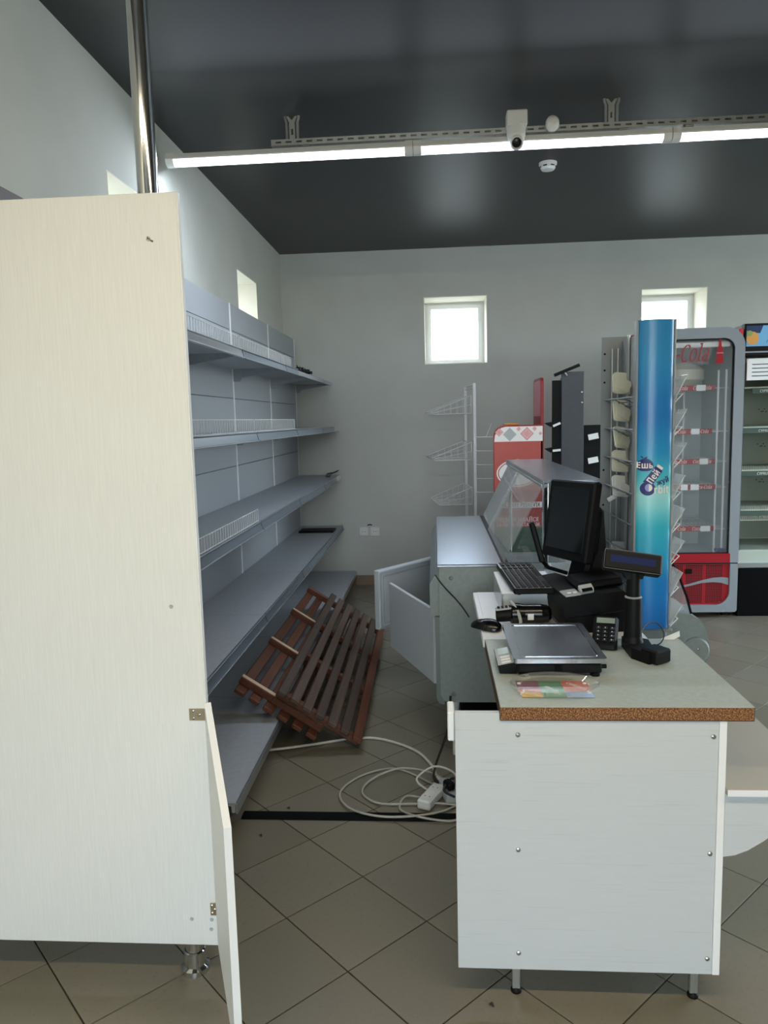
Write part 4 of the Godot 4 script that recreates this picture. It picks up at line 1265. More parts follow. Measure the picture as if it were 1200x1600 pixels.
	# lower grille
	part(t, "lower_frame", MB.new().frame(rrect(x0, x1, 0.045, 0.404, [0.004, 0.004, 0.02, 0.02]), rrect(x0 + 0.055, x1 - 0.055, 0.100, 0.4036, [0.004, 0.004, 0.10, 0.10]), zf - 0.04, zf), M.fridge_frame)
	var gr := part(t, "grille", MB.new().prism(rrect(x0 + 0.053, x1 - 0.053, 0.098, 0.4038, [0.004, 0.004, 0.10, 0.10]), zf - 0.03, zf - 0.014), M.cola_red)
	var holes := MB.new()
	for i in 48:
		for j in 24:
			var x := x0 + 0.08 + i * 0.0118
			var y := 0.118 + j * 0.0118
			if i % 12 > 9: continue
			var dx := maxf(0.0, x - (x1 - 0.155))
			var dl := maxf(0.0, (x0 + 0.155) - x)
			var dy := maxf(0.0, 0.20 - y)
			if Vector2(maxf(dx, dl), dy).length() > 0.088: continue
			holes.bx(x - 0.0042, x + 0.0042, y - 0.0042, y + 0.0042, zf - 0.0142, zf - 0.0136)
	var hs := part(gr, "grille_holes", holes, M.grille_hole)
	hs.set_meta("kind", "stuff")
	part(gr, "wave_mark", MB.new().prism([Vector2(1.52, 0.195), Vector2(1.70, 0.225), Vector2(1.83, 0.255), Vector2(1.93, 0.285), Vector2(2.00, 0.300), Vector2(2.06, 0.304), Vector2(2.108, 0.298), Vector2(2.108, 0.245), Vector2(2.06, 0.262), Vector2(2.0, 0.268), Vector2(1.92, 0.262), Vector2(1.83, 0.240), Vector2(1.70, 0.212), Vector2(1.52, 0.185)], zf - 0.0135, zf - 0.008), M.fridge_frame)
	part(gr, "thermometer", MB.new().bx(1.800, 1.848, 0.332, 0.366, zf - 0.0135, zf - 0.007, 0.001), M.black_gloss)
	var bag := MB.new()
	var pf := []
	for k in 9:
		var a := PI * k / 8.0 - PI / 2
		pf.append(Vector2(cos(a) * (0.115 + 0.012 * (k % 2)), sin(a) * 0.095))
	bag.lathe(pf, Vector3(1.86, 1.776, -5.76), Basis.from_scale(Vector3(1.25, 1, 0.8)), 9)
	solo("cream_bag", bag, M.paper_cream, "crumpled cream bag on the top shelf of the cola cooler", "bag", Vector3(1.86, 1.681, -5.76))

	# open chiller at the right
	var a0 := 2.186
	var a1 := 3.05
	var c := thing("open_chiller", "tall open chiller with printed header, empty shelves and black base", "chiller", Vector3(2.62, 0, -5.9))
	var cz := -5.50
	var cb := -6.30
	part(c, "side_wall", MB.new().bx(a0, a0 + 0.02, 0.40, 2.105, cb, cz - 0.03, 0.002), M.dark_grey_metal)
	part(c, "side_wall", MB.new().bx(a1 - 0.02, a1, 0.40, 2.105, cb, cz - 0.03, 0.002), M.dark_grey_metal)
	part(c, "base", MB.new().bx(a0 + 0.004, a1 - 0.004, 0.0, 0.36, cb, cz, 0.006), M.black_base)
	part(c, "deck_front", MB.new().bx(a0 + 0.002, a1 - 0.002, 0.362, 0.49, cz - 0.06, cz - 0.02, 0.006), M.fridge_inside_green)
	part(c, "front_lip", MB.new().bx(a0 + 0.002, a1 - 0.002, 0.362, 0.395, cz - 0.02, cz + 0.004, 0.003), M.aluminium)
	part(c, "deck", MB.new().bx(a0 + 0.02, a1 - 0.02, 0.44, 0.455, cb + 0.05, cz - 0.06), M.fridge_inside_green)
	part(c, "back_wall", MB.new().bx(a0 + 0.02, a1 - 0.02, 0.455, 2.06, cb, cb + 0.04), M.fridge_inside_green)
	part(c, "roof", MB.new().bx(a0 + 0.02, a1 - 0.02, 2.07, 2.105, cb, cz - 0.03), M.black_base)
	var hd := part(c, "header", MB.new().bx(a0 - 0.004, a1 + 0.004, 1.885, 2.108, cz - 0.06, cz, 0.004), M.black_plastic)
	part(hd, "header_edge", MB.new().bx(a0 - 0.004, a1 + 0.004, 1.905, 1.916, cz, cz + 0.006, 0.001), M.aluminium)
	part(hd, "printed_panel", MB.new().bx(a0 + 0.008, a1 - 0.008, 1.950, 2.092, cz, cz + 0.003), M.ice_print)
	part(hd, "print", MB.new().prism([Vector2(a0 + 0.008, 2.092), Vector2(a0 + 0.12, 2.092), Vector2(a0 + 0.10, 2.04), Vector2(a0 + 0.04, 2.045), Vector2(a0 + 0.008, 2.06)], cz + 0.003, cz + 0.004), M.deep_blue_print)
	part(hd, "print", MB.new().prism(ell(a0 + 0.050, 2.005, 0.042, 0.046, 16), cz + 0.003, cz + 0.0045), M.orange_print)
	part(hd, "print", MB.new().prism(ell(a0 + 0.028, 2.040, 0.022, 0.020, 12), cz + 0.0045, cz + 0.0055), M.leaf_print)
	for k in 6:
		part(hd, "print", MB.new().box(Vector3(a0 + 0.17 + 0.06 * k, 2.02 + 0.02 * (k % 2), cz + 0.0035), Vector3(0.003, 0.11, 0.001), 0, Basis(Vector3.BACK, 0.5 * (k % 3) - 0.5)), M.deep_blue_print)
	part(c, "inner_lamp_cover", MB.new().bx(a0 + 0.03, a1 - 0.03, 1.835, 1.87, cz - 0.12, cz - 0.03, 0.006), M.plastic_white)
	for k in 4:
		var y: float = [1.643, 1.352, 1.034, 0.736][k]
		var s := part(c, "shelf", MB.new().bx(a0 + 0.022, a1 - 0.022, y + 0.02, y + 0.032, cb + 0.05, cz - 0.21, 0.002), M.fridge_inside_green)
		part(s, "ticket_strip", MB.new().bx(([2.33, 2.225, 2.225, 2.225][k]) as float, a1 - 0.03, y - 0.018, y + 0.022, cz - 0.209, cz - 0.203, 0.001), M.green_strip)
		if k < 3:
			for i in 2:
				lettering(s, "CYPRUS", "Droid Sans", 0.026, Vector3(2.43 + 0.30 * i, y, cz - 0.2024), M.white_print, false)
		if k >= 2:
			for dy in ([0.022, -0.052] if k == 3 else [0.022]):
				var f := MB.new()
				for i in 60:
					f.rod(Vector3(a0 + 0.04 + i * 0.0135, y + dy, cz - 0.205), Vector3(a0 + 0.04 + i * 0.0135, y + dy + 0.034, cz - 0.205), 0.0015, 4)
				f.rod(Vector3(a0 + 0.03, y + dy, cz - 0.205), Vector3(a1 - 0.03, y + dy, cz - 0.205), 0.002, 5)
				part(s, "wire_fence", f, M.paper_cream)
	var pr := MB.new()
	for y in [1.50, 1.22, 0.93, 0.64]:
		for gx in [0.055, 0.25, 0.45, 0.65]:
			for q in [[-0.022, 0.01], [0.0, -0.008], [0.022, 0.012], [0.012, -0.006], [0.034, -0.01]]:
				pr.bx(a0 + gx + q[0] - 0.004, a0 + gx + q[0] + 0.004, y + q[1] - 0.004, y + q[1] + 0.004, cb + 0.04, cb + 0.0415)
	part(c, "air_holes", pr, M.ink).set_meta("kind", "stuff")
	var nt := thing("notice_sheet", "white notice sheet with printed lines hanging in the open chiller", "notice", Vector3(2.36, 1.72, cz - 0.1))
	part(nt, "sheet", MB.new().bx(2.215, 2.60, 1.715, 1.850, cz - 0.030, cz - 0.024, 0.001), M.paper)
	for k in 4:
		part(nt, "printed_line", MB.new().bx(2.250, 2.56 - 0.03 * (k % 2), 1.742 + k * 0.027, 1.748 + k * 0.027, cz - 0.024, cz - 0.0235), M.ink)

# ------------------------------------------------------------------ racks at the back wall
func back_racks() -> void:
	# white wire rack
	var t := thing("wire_basket_rack", "white wire rack with three sloping baskets against the back wall", "rack", Vector3(0.28, 0, -6.1))
	var zA := -5.97
	var zB := -6.38
	part(t, "post", MB.new().bx(0.300, 0.324, 0.0, 1.772, zA - 0.012, zA + 0.012, 0.002), M.white_wire)
	part(t, "post", MB.new().bx(0.245, 0.269, 0.0, 1.762, zB - 0.012, zB + 0.012, 0.002), M.white_wire)
	for y in [1.760, 1.735]:
		part(t, "cross_bar", MB.new().rod(Vector3(0.312, y, zA), Vector3(0.257, y, zB), 0.005, 6), M.white_wire)
	part(t, "foot", MB.new().bx(0.0, 0.36, 0.0, 0.03, zA - 0.012, zA + 0.012, 0.003), M.white_wire)
	part(t, "foot", MB.new().bx(-0.05, 0.31, 0.0, 0.03, zB - 0.012, zB + 0.012, 0.003), M.white_wire)
	for y in [1.534, 1.166, 0.806]:
		var mb := MB.new()
		var xb := 0.285
		var xt := 0.0 if y < 1.0 else -0.033
		for q in [[zA + 0.0, 0.0], [zB, -0.05]]:
			var z: float = q[0]
			var s: float = q[1]
			mb.tube([Vector3(xb + s, y + 0.142, z), Vector3(xt + s, y + 0.02, z), Vector3(xt + s + 0.03, y, z), Vector3(xb + s, y + 0.003, z), Vector3(xb + s, y + 0.142, z)], 0.0042, 6)
			mb.rod(Vector3(xb + s, y + 0.07, z), Vector3(xt + 0.02 + s, y + 0.012, z), 0.0028, 5)
			for i in 5:
				var f := (i + 1) / 6.0
				mb.rod(Vector3(lerpf(xb, xt, f) + s, y, z), Vector3(lerpf(xb, xt, f) + s, y + lerpf(0.142, 0.02, f), z), 0.0018, 5)
		for i in 7:
			var f := i / 6.0
			mb.rod(Vector3(lerpf(xb, xt + 0.03, f), y + 0.001, zA), Vector3(lerpf(xb, xt + 0.03, f) - 0.05, y + 0.001, zB), 0.0018, 5)
		for i in 6:
			var z := lerpf(zA, zB, i / 5.0)
			var s := -0.05 * i / 5.0
			mb.tube([Vector3(xb + s, y + 0.142, z), Vector3(xb + s, y, z), Vector3(xt + 0.03 + s, y, z), Vector3(xt + s, y + 0.02, z)], 0.0016, 5)
		mb.rod(Vector3(xt, y + 0.02, zA), Vector3(xt - 0.05, y + 0.02, zB), 0.003, 6)
		mb.rod(Vector3(xb, y + 0.142, zA), Vector3(xb - 0.05, y + 0.142, zB), 0.003, 6)
		part(t, "wire_basket", mb, M.white_wire)
	# red stand, open to the left, seen on its side panel
	var r := thing("red_display_stand", "red printed display stand with rounded side panel and wire hooks", "display stand", Vector3(0.58, 0, -5.5))
	var z := -5.30
	var sidep := rrect(0.410, 0.752, 0.0, 1.440, [0.002, 0.075, 0.0, 0.0], 8)
	part(r, "side_panel", MB.new().prism(rrect(0.470, 0.745, 0.0, 1.40, [0.002, 0.075, 0.0, 0.0], 8), -5.718, -5.70, Transform3D(), true), M.dark_red_print)
	for zz in [z]:
		part(r, "side_panel", MB.new().prism(sidep, zz - 0.018, zz, Transform3D(), true), M.red_print)
		part(r, "edge_trim", MB.new().frame(rrect(0.408, 0.754, -0.0, 1.442, [0.002, 0.077, 0.0, 0.0], 8), rrect(0.4125, 0.7495, 0.002, 1.4365, [0.002, 0.073, 0.0, 0.0], 8), zz - 0.019, zz + 0.001), M.dark_red_print)
	part(r, "back_plate", MB.new().prism(rrect(-0.0, 0.40, 0.0, 1.768, [0.05, 0.05, 0, 0], 6), -0.010, 0.010, Transform3D(Basis(Vector3(0, 0, -1), Vector3.UP, Vector3(1, 0, 0)), Vector3(0.748, 0, z))), M.dark_red_print)
	part(r, "back_print", MB.new().prism(rrect(0.03, 0.37, 1.50, 1.75, [0.04, 0.04, 0, 0], 6), -0.0115, -0.0105, Transform3D(Basis(Vector3(0, 0, -1), Vector3.UP, Vector3(1, 0, 0)), Vector3(0.748, 0, z))), M.pink_print)
	part(r, "bottom", MB.new().bx(0.415, 0.74, 0.05, 0.08, -5.69, z - 0.02, 0.003), M.dark_red_print)
	part(r, "crown", MB.new().bx(0.50, 0.60, 1.441, 1.455, -5.60, -5.42, 0.004), M.orange_print)
	for k in 5:
		var y: float = 1.358 - 0.102 * k
		part(r, "hook", MB.new().tube(curve([Vector3(0.735, y, -5.52), Vector3(0.45, y, -5.52), Vector3(0.305, y + 0.002, -5.52), Vector3(0.290, y + 0.012, -5.52)], 5), 0.003, 6), M.white_wire)
	part(r, "hook_card", MB.new().box(Vector3(0.288, 1.325, -5.50), Vector3(0.012, 0.06, 0.002), 0, Basis(Vector3.BACK, 0.2)), M.paper)
	part(r, "wire_twig", MB.new().tube([Vector3(0.37, 1.36, -5.52), Vector3(0.40, 1.43, -5.52), Vector3(0.41, 1.46, -5.52)], 0.0018, 5), M.white_wire)
	# print on the side panel
	var band := MB.new().prism([Vector2(0.4125, 1.328), Vector2(0.7495, 1.328), Vector2(0.7495, 1.432), Vector2(0.492, 1.432), Vector2(0.462, 1.424), Vector2(0.435, 1.402), Vector2(0.418, 1.372)], z, z + 0.001)
	var bd := part(r, "print_band", band, M.white_print)
	for q in [[0.447, 1.395, 0.030, M.pink_print], [0.521, 1.378, 0.048, M.plastic_grey], [0.583, 1.415, 0.016, M.pink_print], [0.641, 1.381, 0.047, M.pink_print], [0.694, 1.415, 0.016, M.pink_print], [0.735, 1.381, 0.013, M.pink_print]]:
		part(bd, "diamond", MB.new().prism([Vector2(q[0] - q[2], q[1]), Vector2(q[0], q[1] - q[2]), Vector2(q[0] + q[2], q[1]), Vector2(q[0], minf(q[1] + q[2], 1.432))], z + 0.001, z + 0.0018), q[3])
		if q[3] == M.pink_print:
			for k in 3:
				var s: float = q[2] * (0.75 - 0.25 * k)
				part(bd, "diamond", MB.new().frame([Vector2(q[0] - s, q[1]), Vector2(q[0], q[1] - s), Vector2(q[0] + s, q[1]), Vector2(q[0], minf(q[1] + s, 1.431))], [Vector2(q[0] - s * 0.88, q[1]), Vector2(q[0], q[1] - s * 0.88), Vector2(q[0] + s * 0.88, q[1]), Vector2(q[0], minf(q[1] + s * 0.88, 1.430))], z + 0.0018, z + 0.0024), M.white_print)
	part(r, "oval_print", MB.new().prism(ell(0.575, 1.105, 0.148, 0.098, 32), z, z + 0.001), M.white_print)
	part(r, "oval_print", MB.new().frame(ell(0.575, 1.105, 0.138, 0.089, 32), ell(0.575, 1.105, 0.132, 0.084, 32), z + 0.001, z + 0.0016), M.dark_red_print)
	part(r, "oval_print", MB.new().prism([Vector2(0.495, 1.09), Vector2(0.525, 1.09), Vector2(0.535, 1.14), Vector2(0.505, 1.14)], z + 0.001, z + 0.0018), M.dark_red_print)
	part(r, "lower_print", MB.new().bx(0.4125, 0.7495, 0.717, 0.985, z, z + 0.0009), M.dark_red_print)
	part(r, "text_band", MB.new().bx(0.43, 0.745, 0.858, 0.898, z + 0.0009, z + 0.002), M.white_print)
	lettering(r, "SOCHNYI_PISHEVIK", "Droid Sans", 0.044, Vector3(0.587, 0.878, z + 0.0026), M.ink, true, 0.0, Basis(), 0.72)
	lettering(r, "ПОДПИСЫВАЙСЯ", "Droid Serif", 0.040, Vector3(0.575, 0.773, z + 0.0016), M.white_print, false, 0.0, Basis(), 0.85)
	lettering(r, "НА НАС В ИНСТАГРАМ", "Droid Serif", 0.034, Vector3(0.575, 0.738, z + 0.0016), M.white_print, false, 0.0, Basis(), 0.8)
	part(r, "lower_print", MB.new().bx(0.4125, 0.7495, 0.30, 0.717, z, z + 0.0009), M.green_print)
	# dark metal rack
	var b := thing("dark_metal_rack", "dark grey metal rack with black sides and white price cards", "rack", Vector3(0.95, 0, -5.4))
	part(b, "end_plate", MB.new().bx(0.880, 1.033, 0.0, 1.800, -5.318, -5.300, 0.002), M.dark_grey_metal)
	for yy in [1.66, 1.588]:
		screw_head(b, Vector3(1.018, yy, -5.300), 0.007, M.screw)
	part(b, "back_plate", MB.new().bx(0.818, 0.879, 0.0, 1.745, -5.33, -5.318, 0.002), M.black_metal)
	part(b, "inner_plate", MB.new().bx(0.95, 0.965, 0.0, 1.78, -5.78, -5.32, 0.002), M.black_metal)
	part(b, "top_bar", MB.new().box(Vector3(0.916, 1.812, -5.305), Vector3(0.180, 0.022, 0.05), 0.002, Basis(Vector3.BACK, 0.37)), M.black_metal)
	part(b, "top_lip", MB.new().box(Vector3(0.905, 1.79, -5.292), Vector3(0.008, 0.04, 0.02), 0.001, Basis(Vector3.BACK, 0.5)), M.aluminium)
	part(b, "right_plate", MB.new().bx(1.034, 1.20, 0.0, 1.43, -5.36, -5.34, 0.002), M.black_metal)
	for y in [1.435, 1.255]:
		var ar := part(b, "shelf_arm", MB.new().prism([Vector2(0.768, y + 0.015), Vector2(0.81, y - 0.012), Vector2(0.875, y + 0.018), Vector2(0.875, y + 0.032)], -5.36, -5.31), M.black_metal)
		part(ar, "price_card", MB.new().box(Vector3(0.848, y + 0.004, -5.302), Vector3(0.056, 0.016, 0.002), 0, Basis(Vector3.BACK, 0.4 if y > 1.3 else 0.08)), M.paper)
	for y in [1.35, 1.185, 1.025]:
		part(b, "price_card", MB.new().box(Vector3(1.10, y, -5.30), Vector3(0.07, 0.040, 0.002), 0, Basis(Vector3.BACK, 0.18)), M.paper)

# ------------------------------------------------------------------ things on the desk
func counter_items() -> void:
	# scale
	var t := thing("counter_scale", "flat counter scale with a steel plate on the cash desk", "scale", Vector3(0.325, 0.8, -2.13))
	part(t, "body", MB.new().bx(0.212, 0.436, 0.810, 0.838, -2.290, -1.962, 0.004), M.black_plastic)
	var pl := part(t, "plate", MB.new().prism(rrect(0.200, 0.448, -2.305, -1.952, [0.010, 0.010, 0.010, 0.010], 3), 0.0, -0.012, Transform3D(Basis(Vector3.RIGHT, Vector3(0, 0, 1), Vector3(0, -1, 0)), Vector3(0, 0.841, 0)), true), M.plate_steel)
	part(pl, "plate_rim", MB.new().frame(rrect(0.220, 0.428, -0.155, 0.155, [0.014, 0.014, 0.014, 0.014], 4), rrect(0.2225, 0.4255, -0.1525, 0.1525, [0.012, 0.012, 0.012, 0.012], 4), 0.0, 0.001), M.chrome)
	pl.get_child(0).transform = Transform3D(Basis(Vector3.RIGHT, -PI / 2), Vector3(0, 0.0, 0))
	var rim: MeshInstance3D = pl.get_child(0)
	rim.mesh = MB.new().frame(rrect(-0.104, 0.104, -0.155, 0.155, [0.014, 0.014, 0.014, 0.014], 4), rrect(-0.1015, 0.1015, -0.1525, 0.1525, [0.012, 0.012, 0.012, 0.012], 4), 0.0, 0.0012).mesh()
	rim.transform = Transform3D(Basis(Vector3.RIGHT, -PI / 2), Vector3(0.324, 0.853, -2.1285) - t.position)
	for q in [[0.228, -1.975], [0.420, -1.975], [0.228, -2.275], [0.420, -2.275]]:
		part(t, "foot", MB.new().lathe([Vector2(0, 0), Vector2(0.013, 0), Vector2(0.013, 0.006), Vector2(0.006, 0.012), Vector2(0, 0.012)], Vector3(q[0], 0.800, q[1]), Basis(), 14), M.black_plastic)
	part(t, "level_knob", MB.new().rod(Vector3(0.436, 0.822, -1.985), Vector3(0.452, 0.822, -1.985), 0.006, 10), M.black_plastic)
	part(t, "vent", MB.new().bx(0.310, 0.330, 0.814, 0.834, -1.962, -1.9605), M.black_rough)
	# readout at the left of the plate
	var rd := part(t, "readout", MB.new().prism([Vector2(0.165, 0.802), Vector2(0.211, 0.802), Vector2(0.211, 0.832), Vector2(0.160, 0.822)], -2.135, -1.985), M.black_plastic)
	part(rd, "readout_face", MB.new().box(Vector3(0.1845, 0.8283, -2.06), Vector3(0.048, 0.002, 0.142), 0.0005, Basis(Vector3.BACK, 0.195)), M.plastic_grey)
	part(rd, "lcd", MB.new().box(Vector3(0.1835, 0.8297, -2.095), Vector3(0.030, 0.0015, 0.055), 0, Basis(Vector3.BACK, 0.195)), M.lcd)
	for k in 3:
		part(rd, "button", MB.new().box(Vector3(0.1845, 0.8298, -2.045 + 0.022 * k), Vector3(0.026, 0.0018, 0.012), 0.0005, Basis(Vector3.BACK, 0.195)), M.plastic_white)
	# coin tray
	var ct := thing("coin_tray", "oval clear plastic coin tray with colourful print in front of the scale", "tray", Vector3(0.293, 0.8, -1.867))
	var prof := []
	for s in [[0.110, 0.006], [0.114, 0.012], [0.116, 0.020], [0.112, 0.020], [0.098, 0.0085], [0.0, 0.0085], [0.0, 0.004], [0.098, 0.004], [0.110, 0.006]]:
		prof.append(Vector2(s[0], s[1]))
	part(ct, "dish", MB.new().lathe(prof, Vector3.ZERO, Basis.from_scale(Vector3(1.0, 1, 0.70)), 32), M.clear_tray, true)
	var prn := MB.new()
	var cols := [[-0.092, -0.034, -0.059, 0.000, M.maroon_print], [-0.034, 0.025, -0.059, 0.000, M.tray_green], [0.025, 0.092, -0.059, -0.014, M.tray_orange], [0.025, 0.092, -0.014, 0.019, M.tray_peach], [-0.034, 0.025, 0.000, 0.031, M.tray_mint], [-0.092, -0.034, 0.000, 0.026, M.tray_peach], [0.025, 0.092, 0.019, 0.059, M.tray_blue], [-0.034, 0.025, 0.031, 0.059, M.tray_green], [-0.087, -0.034, 0.026, 0.057, M.tray_yellow]]
	for q in cols:
		part(ct, "print", MB.new().bx(q[0], q[1], 0.0015, 0.0025, q[2], q[3]), q[4], true)
	for q in [[0.060, -0.018, 0.9, "СКИДКИ"], [-0.004, 0.012, 1.1, "ВЫГОДА"]]:
		var w := words(q[3], "Droid Sans", 0.017, false)
		part(ct, "lettering", MB.new().add(w[0], Transform3D(Basis(Vector3.UP, -q[2]) * Basis(Vector3.RIGHT, -PI / 2), Vector3(q[0], 0.0028, q[1]))), M.white_print, true)
	for q in [[-0.085, 0.035], [0.085, 0.035], [-0.085, -0.035], [0.085, -0.035]]:
		part(ct, "foot", MB.new().lathe([Vector2(0, 0), Vector2(0.005, 0), Vector2(0.005, 0.005), Vector2(0, 0.005)], Vector3(q[0], 0, q[1]), Basis(), 10), M.plastic_white, true)
	# mouse
	var mo := thing("computer_mouse", "black computer mouse at the edge of the cash desk", "mouse", Vector3(0.158, 0.803, -2.425), "", Vector3(0, 0.9, 0))
	var mb := MB.new()
	var rows := []
	for i in 9:
		var a := PI * i / 8.0
		var rr := sin(a)
		var ring := []
		for k in 13:
			var b := PI * k / 12.0
			ring.append(Vector3(cos(b) * 0.029 * sqrt(maxf(rr, 0.0)), maxf(0.001, sin(b) * 0.034 * sqrt(maxf(rr, 0.0)) * (1.0 - 0.25 * cos(a))), -cos(a) * 0.055))
		rows.append(ring)
	for i in 8:
		for k in 12:
			var A: Vector3 = rows[i][k]
			var B: Vector3 = rows[i][k + 1]
			var C: Vector3 = rows[i + 1][k + 1]
			var D: Vector3 = rows[i + 1][k]
			var e := Vector3(0.0009, 0.0011, 0.003)
			var nA := (A / e).normalized(); var nB := (B / e).normalized(); var nC := (C / e).normalized(); var nD := (D / e).normalized()
			mb.tri3(A, B, C, nA, nB, nC); mb.tri3(A, C, D, nA, nC, nD)
	part(mo, "shell", mb, M.black_gloss, true)
	part(mo, "wheel", MB.new().lathe([Vector2(0, -0.003), Vector2(0.009, -0.003), Vector2(0.009, 0.003), Vector2(0, 0.003)], Vector3(0, 0.024, 0.028), Basis(Vector3.BACK, PI / 2), 14), M.plastic_grey, true)
	# barcode scanner lying on its cradle
	var sc := thing("barcode_scanner", "black handheld barcode scanner lying behind the scale", "scanner", Vector3(0.30, 0.803, -2.47))
	part(sc, "handle", MB.new().tube(curve([Vector3(0.262, 0.842, -2.455), Vector3(0.225, 0.838, -2.46), Vector3(0.195, 0.835, -2.465)], 5), 0.022, 12), M.black_plastic)
	part(sc, "keypad_face", MB.new().box(Vector3(0.222, 0.861, -2.462), Vector3(0.062, 0.006, 0.030), 0.003, Basis(Vector3.BACK, 0.12)), M.plastic_grey)
	for i in 4:
		for j in 2:
			part(sc, "key", MB.new().box(Vector3(0.202 + i * 0.013, 0.8645 + i * 0.0014, -2.470 + j * 0.013), Vector3(0.009, 0.003, 0.009), 0.001, Basis(Vector3.BACK, 0.12)), M.black_plastic)
	part(sc, "head", MB.new().lathe([Vector2(0.0, -0.072), Vector2(0.020, -0.069), Vector2(0.031, -0.058), Vector2(0.036, -0.035), Vector2(0.036, 0.020), Vector2(0.040, 0.045), Vector2(0.037, 0.062), Vector2(0.026, 0.070), Vector2(0.0, 0.072)], Vector3(0.308, 0.840, -2.47), Basis(Vector3.BACK, PI / 2) * Basis.from_scale(Vector3(0.92, 1, 1.15)), 24), M.black_gloss)
	part(sc, "stand_arm", MB.new().tube(curve([Vector3(0.245, 0.88, -2.48), Vector3(0.262, 0.86, -2.44), Vector3(0.270, 0.83, -2.415), Vector3(0.268, 0.806, -2.41)], 6), 0.006, 8), M.plastic_grey)
	part(sc, "label_sticker", MB.new().box(Vector3(0.305, 0.840, -2.4275), Vector3(0.020, 0.020, 0.002), 0, Basis(Vector3.UP, 0.10)), M.paper)
	part(sc, "cable", MB.new().tube(curve([Vector3(0.375, 0.84, -2.46), Vector3(0.386, 0.83, -2.40), Vector3(0.41, 0.815, -2.365), Vector3(0.44, 0.8035, -2.345)], 8), 0.003, 6), M.cable_black)
	# riser box and keyboard
	var rb := thing("white_riser", "low white riser box under the keyboard", "riser", Vector3(0.33, 0.803, -2.74))
	part(rb, "top_board", MB.new().bx(0.222, 0.425, 0.882, 0.890, -2.93, -2.578, 0.001), M.white_edge)
	part(rb, "front_board", MB.new().bx(0.228, 0.425, 0.803, 0.8815, -2.592, -2.584, 0.001), M.white_board)
	part(rb, "side_board", MB.new().bx(0.2225, 0.2275, 0.803, 0.8815, -2.93, -2.579, 0.001), M.aluminium)
	part(rb, "side_board", MB.new().bx(0.417, 0.425, 0.803, 0.8815, -2.93, -2.593, 0.001), M.white_board)
	var ky := thing("keyboard", "black computer keyboard resting on the white riser box", "keyboard", Vector3(0.318, 0.8945, -2.742), "", Vector3(0.0, 1.5708 + 0.05, 0.0))
	part(ky, "case", MB.new().box(Vector3(0, 0.011, 0), Vector3(0.455, 0.020, 0.142), 0.005), M.black_plastic, true)
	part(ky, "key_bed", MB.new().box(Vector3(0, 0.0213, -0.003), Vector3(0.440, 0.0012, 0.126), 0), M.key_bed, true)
	for q in [[-0.2, -0.05], [0.2, -0.05], [-0.2, 0.05], [0.2, 0.05]]:
		part(ky, "foot", MB.new().box(Vector3(q[0], -0.0015, q[1]), Vector3(0.02, 0.006, 0.01), 0.001), M.black_rough, true)
	var kc := MB.new().box(Vector3.ZERO, Vector3(0.0165, 0.007, 0.0165), 0.0022).mesh()
	var wide := MB.new().box(Vector3.ZERO, Vector3(0.10, 0.007, 0.0165), 0.0022).mesh()
	for j in 6:
		for i in 22:
			if j == 5 and i > 3 and i < 9:
				if i == 6: piece(ky, "key", wide, M.keycap, Transform3D(Basis(), Vector3(-0.211 + 6.0 * 0.0201, 0.0235, -0.054 + j * 0.0205)))
				continue
			if i == 15 or i == 18: continue
			piece(ky, "key", kc, M.keycap, Transform3D(Basis(), Vector3(-0.211 + i * 0.0201, 0.0235, -0.054 + j * 0.0205)))
	part(ky, "status_strip", MB.new().box(Vector3(0.17, 0.0218, -0.066), Vector3(0.09, 0.001, 0.006), 0), M.key_print, true)
	# cash register monitor, turned to the seller
	var pA := Vector3(0.390, 0.984, -2.80)     # lower left
	var pB := Vector3(0.503, 0.990, -2.55)     # lower right
	var ex := (pB - pA).normalized()
	var up := ((Vector3(0.433, 1.261, -2.82) - pA).normalized() + (Vector3(0.541, 1.273, -2.57) - pB).normalized()).normalized()
	up = (up - ex * up.dot(ex)).normalized()
	var ez := ex.cross(up).normalized()
	var w := (pB - pA).length()
	var hg := 0.285
	var mn := thing("till_monitor", "black till monitor on a stand facing the shelving", "monitor", Vector3(0.47, 0.8, -2.72))
	var mx := Transform3D(Basis(ex, up, ez), pA)
	part(mn, "housing", placed(MB.new().box(Vector3(w / 2, hg / 2, -0.018), Vector3(w, hg, 0.034), 0.006), mx), M.black_plastic)
	part(mn, "screen", placed(MB.new().box(Vector3(w / 2, hg / 2 + 0.004, 0.0), Vector3(w - 0.046, hg - 0.058, 0.003), 0.001), mx), M.dark_screen)
	part(mn, "back_box", placed(MB.new().box(Vector3(w / 2, hg / 2 - 0.03, -0.060), Vector3(w * 0.7, hg * 0.6, 0.055), 0.012), mx), M.black_plastic)
	part(mn, "neck", MB.new().box(Vector3(0.525, 0.945, -2.70), Vector3(0.05, 0.22, 0.10), 0.012, Basis(Vector3.BACK, -0.25) * Basis(Vector3.UP, 0.5)), M.black_plastic)
	part(mn, "rear_fin", MB.new().prism([Vector2(0.520, 0.846), Vector2(0.640, 0.846), Vector2(0.628, 0.90), Vector2(0.602, 0.99), Vector2(0.590, 1.16), Vector2(0.556, 1.20)], -2.70, -2.655), M.black_plastic)
	part(mn, "base", MB.new().box(Vector3(0.530, 0.823, -2.77), Vector3(0.18, 0.045, 0.20), 0.012, Basis(Vector3.UP, 0.3)), M.black_plastic)
	part(mn, "palm_plate", MB.new().box(Vector3(0.428, 0.905, -2.70), Vector3(0.105, 0.012, 0.15), 0.004, Basis(Vector3.UP, 0.45) * Basis(Vector3.BACK, 0.05)), M.black_plastic)
	part(mn, "palm_edge", MB.new().box(Vector3(0.395, 0.902, -2.635), Vector3(0.085, 0.003, 0.004), 0, Basis(Vector3.UP, -0.35)), M.aluminium)
